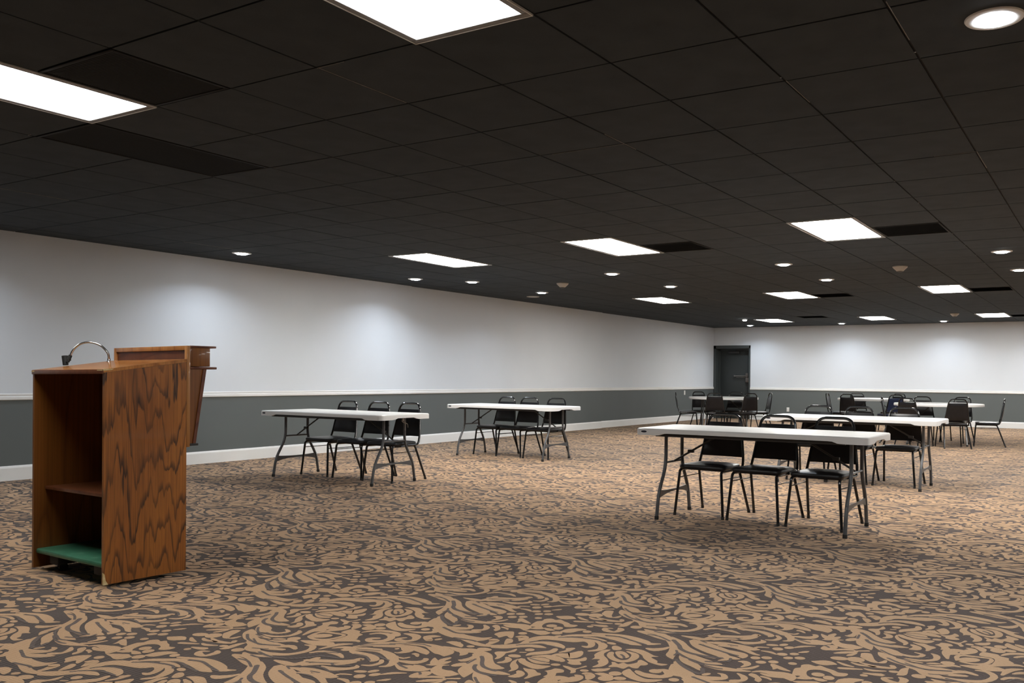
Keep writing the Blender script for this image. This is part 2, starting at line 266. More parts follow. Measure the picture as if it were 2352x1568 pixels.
# ------------------------------------------------------------------ floor with woven scroll pattern
CARPET = "s-3102,3525,1.5 -3048,3537,2.5 -2979,3527,3.5 -2911,3474,4 -2860,3403,4 -2834,3340,4 -2824,3288,3.5 -2796,3249,0.5|s-2915,3472,3 -2831,3382,3 -2741,3322,4 -2657,3292,4 -2602,3291,2|s-2650,3251,2.5 -2569,3249,4 -2472,3276,1|s-2932,3524,1 -2871,3479,3 -2812,3414,3.5 -2731,3367,3 -2665,3353,1.5 -2651,3352,0.5|s-2770,3229,2 -2705,3144,5 -2637,3084,6 -2557,3045,6.5 -2483,3029,6 -2419,3030,5.5 -2376,3050,4 -2358,3093,0.6|s-2651,3118,1 -2598,3109,4 -2551,3131,3.5 -2530,3153,2.5 -2548,3184,2 -2571,3187,0.8|s-2617,3131,2.5 -2601,3159,2 -2598,3169,0.5|s-2602,3082,1 -2550,3082,3 -2499,3098,4 -2457,3125,2 -2453,3136,0.5|s-2505,3228,1 -2469,3201,2.5 -2460,3164,2 -2491,3136,2.5 -2495,3125,0.5|s-2826,3529,4 -2783,3473,4.5 -2717,3435,5 -2643,3405,5 -2610,3369,3 -2630,3333,0.8|s-2902,3566,1 -2850,3567,3 -2795,3570,3 -2779,3623,3 -2778,3679,2.5|s-2812,3538,2 -2746,3508,3.5 -2662,3471,3.5 -2609,3456,3|s-2782,3536,1 -2734,3546,2.5 -2670,3536,2.5|s-2698,3021,2 -2684,3029,4 -2672,3037,1|s-2660,3053,1 -2630,3039,3 -2628,3008,2.5 -2678,2976,2 -2721,2965,1|s-1994,3697,1 -1931,3665,2 -1858,3652,3.5 -1798,3691,3 -1748,3724,3 -1702,3707,1.5|s-3095,3609,2 -3046,3606,2.5 -2989,3610,3 -2914,3646,2.5 -2885,3722,2.5 -2915,3773,2.5 -2958,3769,1|s-1940,3719,1.5 -1864,3733,2.5 -1809,3780,2.5 -1774,3778,1|s-1921,3565,2 -1893,3571,5 -1871,3585,1.5|s-2131,3620,1 -2066,3602,2.5 -2001,3619,2 -2012,3648,2|s-1969,3545,1 -1956,3565,3 -1958,3623,2.5 -1951,3652,1|s-1852,3518,1.2 -1800,3507,2 -1731,3486,2.5 -1693,3469,1|s-2953,2645,2 -2888,2699,2.5 -2827,2739,2.5 -2797,2734,1|s-2862,2573,1 -2842,2657,3 -2799,2697,1|s-2856,3707,1.5 -2829,3747,2 -2747,3755,2.5 -2695,3732,1|s-2730,2624,2 -2683,2620,3.5 -2613,2621,3.5 -2571,2593,4 -2568,2572,1|s-2771,2621,3 -2707,2674,4 -2631,2688,3 -2564,2674,4 -2489,2624,3.5 -2469,2572,2.5 -2492,2546,1|s-2544,3797,1.5 -2521,3768,2 -2529,3726,2 -2564,3709,1|s-2799,3632,2 -2735,3662,3 -2672,3692,3 -2629,3731,3 -2622,3757,3 -2606,3757,1|s-2765,3589,3 -2713,3633,2.5 -2670,3651,1.5 -2637,3683,2.5 -2609,3722,1|s-2688,3618,1 -2629,3614,3.5 -2582,3644,2.5 -2563,3677,2.5 -2581,3698,0.5|s-2738,3554,2 -2690,3564,3 -2617,3560,4 -2569,3550,4 -2538,3560,1|s-2706,3513,2 -2649,3529,2 -2587,3519,2.5 -2537,3492,2 -2513,3488,1|s-2670,3466,3 -2613,3463,4 -2575,3448,5 -2559,3420,2|s-2624,3407,2 -2587,3393,3 -2564,3398,1|s-2555,3366,1 -2533,3372,3 -2511,3349,2.5 -2520,3307,1|s-2524,3278,1.5 -2485,3312,2 -2468,3358,1|s-2494,3462,1 -2476,3474,4 -2453,3479,1|s-2451,3424,1.5 -2433,3436,4 -2415,3447,1|s-2527,3431,1 -2516,3448,4 -2498,3460,1.5|s-2495,3396,1 -2471,3402,4 -2460,3418,1.5|s-2426,3404,2 -2376,3373,2.5 -2339,3361,0.8|s-2421,3397,2 -2404,3373,2 -2403,3347,0.5|s-2538,3641,1 -2509,3650,3 -2490,3662,1|s-2482,3657,1 -2473,3684,3 -2462,3700,1|s-2493,3599,1 -2474,3611,4.5 -2458,3622,1|s-2453,3635,1 -2439,3654,3.5 -2425,3673,1|s-2452,3537,1 -2438,3555,4 -2416,3560,1.2|s-2406,3566,1 -2395,3584,3.5 -2378,3594,1|s-2414,3504,1 -2397,3515,3.5 -2384,3533,1|s-2376,3529,1 -2356,3541,4 -2338,3553,1|s-2374,3455,1 -2357,3456,3.5 -2350,3461,1|s-2525,3549,1 -2489,3552,2 -2456,3535,1|s-2561,3555,1 -2556,3589,1.5 -2514,3606,1|s-2421,3666,1 -2393,3704,2 -2349,3732,0.6|s-2383,3610,0.8 -2364,3632,2 -2354,3649,1|s-2253,3381,2 -2230,3379,5 -2218,3387,1|s-2185,3340,1 -2190,3370,4.5 -2188,3389,1.5|s-2243,3336,1 -2207,3326,3 -2186,3331,1|s-2290,3256,1 -2250,3265,3.5 -2205,3270,6 -2180,3286,1.5|s-2149,3330,1 -2128,3352,5 -2105,3391,4 -2071,3413,1.5|s-2060,3387,2 -2048,3394,4 -2037,3393,1|s-2166,3294,2 -2153,3303,5 -2140,3311,1|s-2302,3529,1 -2268,3532,5 -2237,3543,5 -2207,3543,1|s-2463,3273,0.8 -2437,3299,2 -2385,3305,4 -2345,3305,6 -2317,3289,5 -2300,3258,1|s-2429,3278,1 -2389,3269,2.5 -2342,3273,1|s-2414,3244,1.5 -2384,3238,1.5 -2368,3223,0.5|s-2292,3214,2 -2277,3216,4 -2266,3215,1|s-2307,3699,5 -2302,3732,6 -2287,3772,5 -2277,3789,1|s-2255,3615,4 -2210,3625,5 -2187,3640,2|s-2170,3632,3 -2162,3656,7 -2135,3654,3|s-2254,3684,1 -2225,3712,2.5 -2183,3749,2 -2188,3765,1|s-2276,3719,1 -2237,3754,2 -2196,3770,1.5|s-2199,3680,1 -2190,3696,2 -2175,3734,1|s-2381,2629,3 -2355,2614,5 -2319,2616,3 -2301,2638,0.5|s-2272,2704,0.5 -2297,2683,2 -2282,2640,4 -2245,2623,5.5 -2208,2626,6 -2178,2640,2|s-2066,3657,1 -2051,3671,2 -2047,3702,1|s-2178,3767,1 -2138,3793,1.5|s-2211,3578,1 -2173,3556,2 -2140,3550,1|s-2161,3601,1 -2125,3587,2 -2066,3598,1|s-2185,3504,2 -2146,3520,2 -2103,3538,1|s-2097,3551,1 -2064,3546,2 -2018,3566,1|s-2094,3466,2 -2078,3467,3 -2066,3475,1|s-2088,3496,1 -2049,3503,2.5 -2021,3512,3|s-2008,3573,1.5 -1983,3571,3 -1976,3584,1|s-1955,3520,1.5 -1934,3500,3 -1941,3454,2 -1982,3453,3 -2006,3479,2 -1977,3498,1|s-2094,3796,1.5 -2059,3760,5 -1989,3711,5 -1910,3698,4 -1843,3705,4 -1768,3717,1|s-2029,3741,1 -1985,3751,2 -1913,3750,1|s-2138,2702,1 -2102,2664,3 -2050,2638,6 -2006,2626,3 -1949,2634,2 -1931,2675,2 -1966,2691,1|s-1989,2589,1 -1927,2591,2 -1877,2633,2 -1880,2689,2.5 -1903,2712,1|s-1959,3666,1 -1910,3653,3 -1868,3619,5 -1817,3608,3 -1800,3619,0.5|s-1877,3657,1 -1816,3652,3 -1737,3677,2|s-1845,3565,1 -1785,3546,4 -1717,3589,3|s-1895,3753,1 -1874,3767,2 -1850,3777,1|s-1848,2600,1.5 -1825,2615,5 -1802,2635,1|s-2769,2903,3 -2734,2894,5 -2715,2882,1|s-2718,2928,1 -2681,2935,3 -2640,2922,3.5 -2618,2881,2.5 -2637,2847,2.5 -2675,2845,3 -2687,2861,2 -2668,2888,1|s-2614,2939,1 -2588,2962,3.5 -2557,2982,1|s-2599,2940,3 -2557,2913,3 -2555,2922,1|s-2545,2928,1 -2529,2946,2.5 -2532,2959,1|s-2659,2788,3 -2615,2823,2.5 -2559,2844,3 -2507,2855,4 -2443,2838,6.5 -2388,2816,7 -2364,2783,1.5|s-2641,2770,3 -2605,2785,3 -2553,2797,4 -2497,2789,4 -2456,2773,3 -2437,2758,0.6|s-2588,2789,3 -2549,2770,5 -2536,2743,3.5 -2550,2713,1.5 -2568,2709,0.5|s-2594,2742,1 -2592,2758,2|s-2541,2665,4 -2515,2661,1|s-2508,2672,1 -2483,2671,1.5 -2472,2695,1|s-2493,2635,1 -2448,2644,2.5 -2411,2654,3.5 -2392,2686,2.5 -2400,2713,2 -2412,2713,0.8|s-2477,2933,1 -2451,2943,3.5 -2404,2928,3 -2382,2912,1|s-2449,2952,1 -2425,2959,1|s-2449,2877,1 -2407,2882,2 -2356,2878,4.5 -2321,2894,5 -2279,2899,4 -2227,2877,5 -2184,2837,4 -2143,2798,4 -2098,2782,4 -2069,2788,1.5|s-2337,2870,3 -2315,2849,3 -2313,2823,1|s-2272,2876,3 -2227,2837,4.5 -2183,2779,4 -2143,2741,4 -2091,2731,3.5 -2042,2737,3 -2004,2743,0.8|s-2258,2858,2 -2254,2819,2 -2261,2782,3 -2282,2775,0.8|s-2236,2845,2 -2216,2791,3.5 -2196,2739,5 -2173,2691,6 -2147,2648,3 -2133,2626,0.6|s-2260,2705,1.5 -2244,2715,4 -2232,2742,3 -2225,2766,0.8|s-2447,2998,1 -2403,2995,3 -2343,2981,3 -2290,2989,2.5 -2230,3035,2.5 -2191,3078,2.5 -2189,3124,3.5 -2182,3182,4.5 -2149,3219,5 -2088,3234,4.5 -2032,3254,6 -1988,3275,3.5 -1950,3261,3 -1926,3224,2.5 -1931,3199,2.5 -1956,3198,0.8|s-2369,2935,1 -2357,2943,3 -2335,2943,1|s-2312,2935,1 -2277,2936,4.5 -2248,2947,1.5|s-2337,3061,3 -2318,3061,4 -2309,3025,2.5 -2310,3002,2|s-2270,2980,1.5 -2221,3008,2.5 -2182,3051,2.5 -2147,3083,3 -2108,3094,3 -2073,3095,0.8|s-2217,3035,1 -2188,3091,2 -2157,3130,2.5 -2116,3155,3 -2070,3155,4.5 -2025,3139,3.5 -2006,3130,0.8|s-2119,3230,1 -2101,3273,1.5 -2075,3306,2.5 -2025,3338,3 -1975,3369,3 -1908,3372,4 -1836,3364,5 -1793,3346,4 -1749,3344,1|s-2272,3156,1 -2249,3171,4 -2231,3151,4 -2225,3117,1|s-2123,3228,0.8 -2124,3258,2 -2118,3278,1|s-2146,2929,1 -2132,2937,4 -2115,2941,4 -2093,2942,1.5|s-2138,2906,1.5 -2115,2887,2.5 -2109,2858,2.5 -2127,2834,1.5|s-2127,3031,2 -2112,3033,4 -2105,3045,1|s-2130,2987,1 -2109,3000,1|s-2084,2968,0.8 -2077,2999,3 -2045,3034,3.5 -2024,3068,3 -2031,3107,2|s-2057,2971,0.8 -2013,3003,3 -1969,3003,4.5 -1925,2988,3 -1920,2978,1|s-2061,2948,1 -2030,2931,2 -1991,2923,3 -1949,2934,1|s-2054,2953,1 -2015,2957,4 -1981,2956,3.5 -1964,2950,1|s-2074,2920,2.5 -2049,2896,3 -2004,2879,3.5 -1959,2876,4.5 -1928,2908,1|s-1995,3024,0.8 -1978,3049,3 -1930,3059,6 -1919,3093,5 -1922,3133,2|s-1991,3075,1 -1975,3106,2 -1976,3135,2.5 -1971,3152,2|s-1991,3125,1 -1982,3145,2|s-1937,2928,1 -1918,2934,3 -1901,2945,1|s-1998,2795,2 -1974,2774,3 -1973,2745,3.5 -1993,2727,1.5|s-1795,2776,2 -1780,2808,4 -1765,2841,4.5 -1768,2868,3 -1788,2874,1|s-1802,2932,1 -1784,2937,3 -1768,2941,1|s-2016,3384,1.5 -1958,3404,2 -1910,3419,2.5 -1866,3423,3 -1814,3409,4.5 -1760,3389,5 -1724,3382,3 -1687,3406,1|s-2017,3311,1 -1979,3323,2 -1931,3319,2 -1902,3314,0.8|s-2005,3283,1 -1964,3298,2.5 -1918,3281,2.5 -1883,3251,3.5 -1868,3196,2.5 -1897,3156,1.5|s-1892,3305,1 -1870,3297,3 -1846,3297,1|s-2951,3319,1.5 -2917,3319,3.5 -2888,3352,2.5 -2879,3386,1|s-3050,3192,2 -3035,3153,2.5 -3000,3121,2.5 -2960,3113,2.5 -2936,3141,2.5 -2938,3187,3 -2959,3222,2.5 -3001,3237,1|s-3006,2963,1.5 -2986,2969,3.5 -2965,2989,2.5 -2958,3012,1|s-2972,2929,1 -2950,2937,3 -2903,2931,2|s-2925,2959,2 -2914,2978,5 -2886,2977,2|s-2929,2891,2 -2913,2907,6 -2893,2913,1.5|s-2889,2922,1.5 -2870,2934,4 -2842,2940,1|s-2887,3044,1 -2874,3009,4 -2842,2981,4 -2789,2962,3.5 -2756,2971,3 -2724,3002,1|s-2851,3042,2 -2822,3024,3 -2781,3020,4 -2740,3034,3 -2725,3073,3.5 -2757,3107,3 -2787,3101,1|s-2801,3074,2 -2789,3081,5 -2776,3083,2|s-3011,2904,2 -2997,2913,3 -2974,2892,3.5 -2966,2862,2|s-2763,3192,2 -2725,3128,5 -2690,3089,5|s-1834,2674,1 -1850,2740,3 -1843,2791,4.5 -1810,2820,3.5 -1775,2818,1.5|s-3037,2672,1.8 -3049,2725,1.8 -3032,2757,1.8 -2989,2766,1.8 -2925,2771,1.5 -2923,2720,1.8 -2943,2681,1.8 -2987,2660,1.8 -3032,2670,1.8|s-3034,2678,1 -3016,2700,4 -2988,2723,6 -2961,2736,1|s-3019,2615,1 -2970,2622,4 -2919,2632,5.5 -2874,2647,4.5|s-2890,2842,1 -2870,2879,2.2 -2831,2907,2.5 -2784,2918,2.5 -2737,2920,1|s-2840,2843,1.5 -2815,2875,2 -2764,2880,2.5 -2721,2848,3 -2720,2798,3 -2761,2769,3 -2791,2782,2.5 -2786,2800,2.5 -2760,2819,1.5|s-2767,2673,1 -2734,2719,3 -2699,2757,4.5 -2663,2792,4 -2615,2822,3|s-2698,2721,1 -2666,2748,2.5 -2617,2772,2.5|s-2826,2612,1 -2799,2643,2.5 -2749,2661,2.5 -2696,2681,3 -2640,2697,3.5|p-2773,3264 -2792,3309 -2744,3283 -2696,3258 -2656,3220 -2644,3179 -2693,3205 -2740,3229|p-2316,3324 -2329,3367 -2334,3408 -2318,3428 -2324,3460 -2302,3483 -2271,3475 -2258,3493 -2227,3477 -2192,3464 -2173,3450 -2138,3455 -2136,3426 -2153,3407 -2178,3404 -2203,3431 -2243,3440 -2275,3420 -2281,3389 -2265,3348 -2235,3325 -2262,3299 -2295,3295 -2287,3329|p-2462,3231 -2461,3257 -2439,3254 -2412,3228 -2398,3204 -2401,3177 -2422,3189 -2428,3210|p-2151,3711 -2156,3746 -2125,3762 -2109,3738 -2088,3685 -2065,3653 -2095,3648 -2144,3687|p-2493,2729 -2491,2748 -2466,2746 -2445,2718 -2456,2715 -2478,2728|p-2457,2593 -2480,2624 -2464,2620 -2442,2602 -2418,2611 -2396,2625 -2355,2619 -2310,2623 -2301,2610 -2324,2584 -2363,2565 -2403,2558|p-2361,2693 -2378,2728 -2380,2746 -2348,2727 -2350,2745 -2333,2783 -2319,2771 -2320,2731 -2296,2747 -2291,2717 -2307,2681 -2326,2663 -2354,2658 -2346,2676|p-2130,2682 -2107,2696 -2043,2677 -2021,2651 -2026,2619 -2057,2605 -2102,2640|p-2251,3040 -2281,3089 -2288,3115 -2262,3116 -2239,3085 -2241,3061|p-2378,3137 -2373,3180 -2334,3213 -2311,3195 -2274,3132 -2291,3129 -2317,3144 -2327,3106 -2351,3122|p-2216,2925 -2212,2949 -2180,2969 -2172,3017 -2161,3009 -2153,2979 -2171,2947 -2161,2919 -2154,2876 -2167,2861 -2179,2894|p-2085,2913 -2067,2872 -2037,2846 -2017,2815 -2019,2783 -2030,2769 -2036,2797 -2065,2828 -2087,2872 -2089,2904|p-1919,3018 -1890,3030 -1873,3054 -1867,3078 -1852,3067 -1843,3040 -1857,3018 -1839,3003 -1835,2986 -1862,2969 -1890,2977 -1893,2995|p-2005,2835 -1984,2835 -1956,2841 -1928,2821 -1912,2819 -1901,2803 -1912,2778 -1920,2744 -1932,2736 -1937,2768 -1954,2793 -1982,2812|p-1913,2849 -1900,2876 -1894,2898 -1860,2901 -1843,2875 -1860,2853 -1849,2830 -1856,2801 -1881,2792 -1882,2821 -1900,2845|p-1888,2940 -1868,2946 -1827,2941 -1812,2988 -1800,2977 -1819,2933 -1803,2901 -1815,2881 -1830,2908 -1864,2923|p-1856,2726 -1843,2751 -1837,2778 -1831,2805 -1813,2788 -1799,2762|p-1845,3261 -1836,3281 -1807,3271 -1792,3251 -1798,3233 -1820,3226|p-1853,3128 -1856,3175 -1847,3209 -1830,3220 -1826,3208 -1827,3166 -1809,3135 -1778,3107 -1753,3071 -1747,3036 -1756,3005 -1781,2989 -1779,3035 -1799,3061 -1801,3086 -1823,3079 -1830,3068 -1834,3099|p-3022,3259 -2999,3281 -2962,3290 -2921,3273 -2882,3250 -2857,3245 -2881,3223 -2839,3196 -2825,3172 -2784,3179 -2798,3151 -2834,3154 -2866,3166 -2902,3196 -2923,3224 -2951,3241 -2996,3255|p-3038,3200 -3032,3224 -3008,3226 -2978,3203 -2960,3180 -2964,3157 -2985,3178 -3004,3193 -2994,3179 -2974,3157 -2975,3144 -3000,3155|p-2974,3033 -2973,3059 -2988,3082 -2977,3089 -2954,3077 -2944,3103 -2919,3094 -2899,3132 -2906,3154 -2899,3171 -2856,3146 -2853,3122 -2869,3106 -2863,3072 -2883,3065 -2904,3071 -2908,3037 -2933,3040 -2945,3039 -2963,3027|p-2971,2794 -2967,2851 -2939,2854 -2908,2850 -2892,2829 -2861,2819 -2858,2791 -2835,2754 -2872,2730 -2910,2689 -2907,2744 -2912,2778 -2933,2788|d-2907,3487,1.8 -2852,3429,1.8 -2823,3387,1.8 -2773,3360,1.8 -2707,3354,1.8 -2627,3367,1.8|d-2833,3361,1 -2815,3333,1 -2811,3297,1|d-2811,3336,1 -2774,3302,1 -2716,3282,1 -2660,3263,1 -2615,3274,1 -2588,3290,1|d-2735,3279,1 -2677,3252,1 -2613,3239,1 -2577,3244,1|d-2787,3232,0.9 -2775,3263,0.9|d-2773,3245,1.6 -2736,3205,1.6 -2691,3171,1.6 -2642,3145,1.6 -2624,3161,1.6 -2647,3208,1.6|d-2638,3097,1.2 -2584,3077,1.2 -2532,3061,1.2 -2482,3077,1.2 -2453,3103,1.2|d-2785,3493,1.2 -2714,3467,1.2 -2641,3445,1.2 -2589,3430,1.2|d-2803,3544,0.8 -2766,3526,0.8|d-3043,3603,1.2 -2970,3588,1.2 -2904,3597,1.2 -2850,3621,1.2 -2813,3667,1.2 -2795,3701,1.2|d-2670,3293,1.1 -2621,3315,1.1 -2590,3344,1.1 -2598,3386,1.1|d-1972,3711,0.8 -1888,3669,0.8 -1841,3687,0.8|d-1937,3734,0.8 -1857,3725,0.8 -1780,3763,0.8|d-1867,3623,0.8 -1816,3639,0.8 -1800,3649,0.8|d-2816,3654,1.1 -2791,3698,1.1 -2731,3714,1.1 -2690,3725,1.1|d-2839,3684,0.8 -2810,3742,0.8 -2755,3766,0.8|d-2779,3618,0.8 -2725,3642,0.8 -2682,3659,0.8|d-2684,3663,1 -2649,3648,1 -2593,3679,1|d-2698,3601,1 -2662,3603,1 -2607,3587,1 -2580,3604,1|d-2677,3552,0.8 -2635,3558,0.8|d-2701,3506,0.8 -2653,3516,0.8 -2622,3511,0.8|d-2654,3446,1.1 -2612,3434,1.1 -2584,3433,1.1|d-2733,2657,0.6 -2679,2675,0.6 -2633,2692,0.6|d-2755,2701,0.8 -2691,2755,0.8 -2640,2788,0.8|d-2621,2649,1 -2563,2631,1 -2513,2619,1|d-2692,3790,1 -2632,3795,1 -2577,3764,1|d-2666,2783,0.8 -2565,2849,0.8 -2493,2848,0.8|d-2232,2860,1.5 -2204,2831,1.5 -2168,2782,1.5 -2136,2758,1.5 -2093,2748,1.5 -2072,2749,1.5|d-2186,2765,1.5 -2171,2736,1.5 -2141,2711,1.5 -2097,2697,1.5 -2066,2698,1.5 -2041,2708,1.5|d-2231,2821,1 -2227,2790,1 -2224,2759,1|d-2097,2647,1 -2043,2603,1 -1988,2591,1|d-2048,3739,1.2 -1994,3699,1.2 -1936,3681,1.2 -1875,3676,1.2 -1796,3704,1.2|d-2017,3759,0.8 -1960,3748,0.8|d-1999,2612,1 -1947,2607,1 -1905,2643,1|d-3035,3558,1 -2988,3555,1 -2935,3581,1|d-2344,3756,1 -2314,3765,1 -2294,3748,1|d-2461,2616,1 -2429,2598,1 -2386,2587,1|d-2494,2999,1.2 -2448,3005,1.2 -2403,3011,1.2 -2375,3006,1.2|d-2175,3122,1 -2159,3151,1 -2119,3177,1 -2077,3184,1|d-2199,3058,1 -2174,3089,1 -2126,3119,1 -2075,3129,1 -2015,3124,1|d-2050,2945,0.7 -2013,2939,0.7 -1970,2940,0.7|d-2108,3249,1 -2042,3291,1 -1981,3303,1|d-2049,3287,1.1 -1991,3304,1.1 -1936,3308,1.1 -1905,3290,1.1|d-1983,3337,1.2 -1936,3347,1.2 -1869,3328,1.2 -1799,3320,1.2|d-1946,3384,1.2 -1888,3401,1.2 -1810,3381,1.2 -1734,3361,1.2|d-3038,3500,1 -2984,3502,1 -2911,3463,1|d-3003,3187,1 -2982,3172,1 -2970,3153,1"
def cell_mesh():
    V = []; F = []; G = []
    zi = 0
    for sh in CARPET.split('|'):
        zi += 1; z = .0007+.000005*(zi % 60)+(.00035 if sh[0] == 'd' else 0)
        pts = [tuple(float(q) for q in a.split(',')) for a in sh[1:].split(' ')]
        nf = len(F)
        if sh[0] in 'sd':
            P = [Vector((x/1000, y/1000, w/100*.575)) for x, y, w in pts]
            ln = sum((Vector(P[i+1][:2])-Vector(P[i][:2])).length for i in range(len(P)-1)); wm = max(p.z for p in P)
            if sh[0] == 's' and ln < 3.2*wm:       # a short petal: an oval
                c = sum((Vector(p[:2]) for p in P), Vector((0, 0)))/len(P); dr = (Vector(P[-1][:2])-Vector(P[0][:2])).normalized()
                a, b = max(ln/2, wm*.9), wm*.85; o = len(V); n = 14
                for k in range(n):
                    q = c+dr*a*math.cos(2*PI*k/n)+Vector((-dr.y, dr.x))*b*math.sin(2*PI*k/n); V.append((q.x, q.y, z))
                for k in range(1, n-1): F.append((o, o+k, o+k+1))
            else:
                P = smooth_path(P, 3)
                o = len(V)
                for i, p in enumerate(P):
                    t = (P[min(i+1, len(P)-1)]-P[max(i-1, 0)]); t.z = 0; t.normalize()
                    n = Vector((-t.y, t.x, 0)); w = max(p.z, .0015)
                    V.append((p.x+n.x*w, p.y+n.y*w, z)); V.append((p.x-n.x*w, p.y-n.y*w, z))
                for i in range(len(P)-1): F += [(o+2*i+1, o+2*i+3, o+2*i+2), (o+2*i+1, o+2*i+2, o+2*i)]
                for i, sgn in ((0, -1), (len(P)-1, 1)):
                    p = P[i]; q = P[1] if i == 0 else P[-2]; t = (p-q); t.z = 0; t.normalize(); w = max(p.z, .0015)
                    k = len(V); V.append((p.x+t.x*w*.8, p.y+t.y*w*.8, z)); a, b = o+2*i, o+2*i+1
                    F.append((a, b, k) if sgn < 0 else (b, k, a))
        else:
            P = smooth_path([(x/1000, y/1000, 0) for x, y in pts], 3, True)
            o = len(V); V += [(p.x, p.y, z) for p in P]
            for t in tessellate_polygon([P]): F.append(tuple(o+i for i in t))
        G += [0 if sh[0] == 'd' else 1]*(len(F)-nf)
    # all facing up
    F2 = []
    for f in F:
        a, b, c = (Vector(V[i]) for i in f[:3]); nz = (b-a).cross(c-a).z
        if len(f) == 4 and abs(nz) < 1e-9: nz = (Vector(V[f[2]])-a).cross(Vector(V[f[3]])-a).z
        F2.append(f if nz >= 0 else f[::-1])
    return np.array(V), F2, G
def build_floor():
    V, F, G = cell_mesh(); PX, PY = 1.243, 1.187
    x0, x1, y0, y1 = WL-.25, XR+.1, YR-.1, WB+.6
    tri = [f for f in F if len(f) == 3]; quad = [f for f in F if len(f) == 4]; gm = np.array([g for f, g in zip(F, G) if len(f) == 3]+[g for f, g in zip(F, G) if len(f) == 4])
    fidx = np.array([i for f in tri+quad for i in f]); tot = np.array([3]*len(tri)+[4]*len(quad))
    offs = []
    i0, i1 = math.floor((x0+3.0)/PX)-1, math.ceil((x1+3.0)/PX)+1
    j0, j1 = math.floor((y0-2.6)/PY)-1, math.ceil((y1-2.6)/PY)+1
    for i in range(i0, i1):
        for j in range(j0, j1):
            xa, ya = -3.0+i*PX, 2.6+j*PY
            if xa-.1 > XR-1.4 or xa+PX < WL+.9 and False: continue
            offs.append((i*PX, j*PY, 0))
    nv, nf = len(V), len(tot); K = len(offs)
    allv = np.concatenate([V+np.array(o) for o in offs]); alll = np.concatenate([fidx+nv*k for k in range(K)]); allt = np.tile(tot, K); allg = np.tile(gm, K)
    # keep only faces whose corners are inside the room
    first = np.concatenate([[0], np.cumsum(allt)[:-1]])
    inside = (allv[:, 0] > x0+.02) & (allv[:, 0] < x1-.12) & (allv[:, 1] > y0+.12) & (allv[:, 1] < y1-.05)
    ok = np.add.reduceat(inside[alll].astype(int), first) == allt
    lm = np.repeat(ok, allt); alll = alll[lm]; allt = allt[ok]; allg = allg[ok]
    used = np.unique(alll); remap = np.zeros(len(allv), int); remap[used] = np.arange(len(used)); allv = allv[used]; alll = remap[alll]
    base = np.array([(x0, y0, 0), (x1, y0, 0), (x1, y1, 0), (x0, y1, 0), (x0, y0, -.08), (x1, y0, -.08), (x1, y1, -.08), (x0, y1, -.08)])
    bf = [(0, 1, 2, 3), (7, 6, 5, 4), (0, 4, 5, 1), (1, 5, 6, 2), (2, 6, 7, 3), (3, 7, 4, 0)]
    vs = np.concatenate([base, allv]); ls = np.concatenate([np.array(bf).ravel(), alll+8]); ts = np.concatenate([[4]*6, allt])
    me = bpy.data.meshes.new('floor'); me.vertices.add(len(vs)); me.vertices.foreach_set('co', vs.ravel().astype(np.float32))
    me.loops.add(len(ls)); me.loops.foreach_set('vertex_index', ls.astype(np.int32))
    me.polygons.add(len(ts)); me.polygons.foreach_set('loop_start', np.concatenate([[0], np.cumsum(ts)[:-1]]).astype(np.int32))
    me.polygons.foreach_set('loop_total', ts.astype(np.int32))
    mi = np.zeros(len(ts), np.int32); mi[6:] = allg; me.polygons.foreach_set('material_index', mi)
    me.materials.append(M['ground']); me.materials.append(M['scroll'])
    me.update(calc_edges=True); me.validate()
    o = bpy.data.objects.new('floor', me); COL.objects.link(o); o['kind'] = 'structure'
build_floor()

# ------------------------------------------------------------------ walls, trims, door
ST = {'kind': 'structure'}
SEG = [(YR, 10.9, WL+.035), (10.9, 17.2, WL), (17.2, WB, WL-.05)]
RZ0, RZ1 = .846, .918
m = MB()
for a, b, x in SEG:
    m.box(((x+WL-.4)/2, (a+b)/2, RZ0/2), (x-WL+.4, b-a, RZ0), 1)
    m.box(((x+WL-.4)/2, (a+b)/2, (RZ0+H+.1)/2), (x-WL+.4, b-a, H+.1-RZ0), 0)
m.build('wall_left', ['wall_up', 'wall_low'], **ST)
DX0, DX1, DZ = WL-.05, -8.985, 2.11
m = MB(); T = .32
m.box(((DX1+XR)/2, WB+T/2, RZ0/2), (XR-DX1, T, RZ0), 1)
m.box(((DX1+XR)/2, WB+T/2, (RZ0+H+.1)/2), (XR-DX1, T, H+.1-RZ0), 0)
m.box(((DX0+DX1)/2-.17, WB+T/2, (DZ+H+.1)/2), (DX1-DX0+.34, T, H+.1-DZ), 0)
m.build('wall_back', ['wall_up', 'wall_low'], **ST)
m = MB(); m.box((XR+.1, (YR+WB)/2, RZ0/2), (.2, WB-YR, RZ0), 1); m.box((XR+.1, (YR+WB)/2, (RZ0+H+.1)/2), (.2, WB-YR, H+.1-RZ0), 0)
m.build('wall_right', ['wall_up', 'wall_low'], **ST)
m = MB(); m.box(((WL+XR)/2, YR-.1, RZ0/2), (XR-WL+.6, .2, RZ0), 1); m.box(((WL+XR)/2, YR-.1, (RZ0+H+.1)/2), (XR-WL+.6, .2, H+.1-RZ0), 0)
m.build('wall_front', ['wall_up', 'wall_low'], **ST)
RAIL = [(0, RZ0), (.012, RZ0), (.022, RZ0+.008), (.022, RZ0+.034), (.012, RZ0+.040), (.009, RZ0+.048), (.014, RZ0+.056), (.012, RZ1-.006), (.004, RZ1), (0, RZ1)]
BASE = [(0, 0), (.016, 0), (.016, .132), (.010, .148), (.002, .156), (0, .156)]
def run_left(prof):
    m = MB()
    for a, b, x in SEG: m.prism([(x+u, w) for u, w in prof], a, b, 'y')
    return m
run_left(RAIL).build('trim_1', 'trim', **ST)
run_left(BASE).build('baseboard_left', 'trim', **ST)
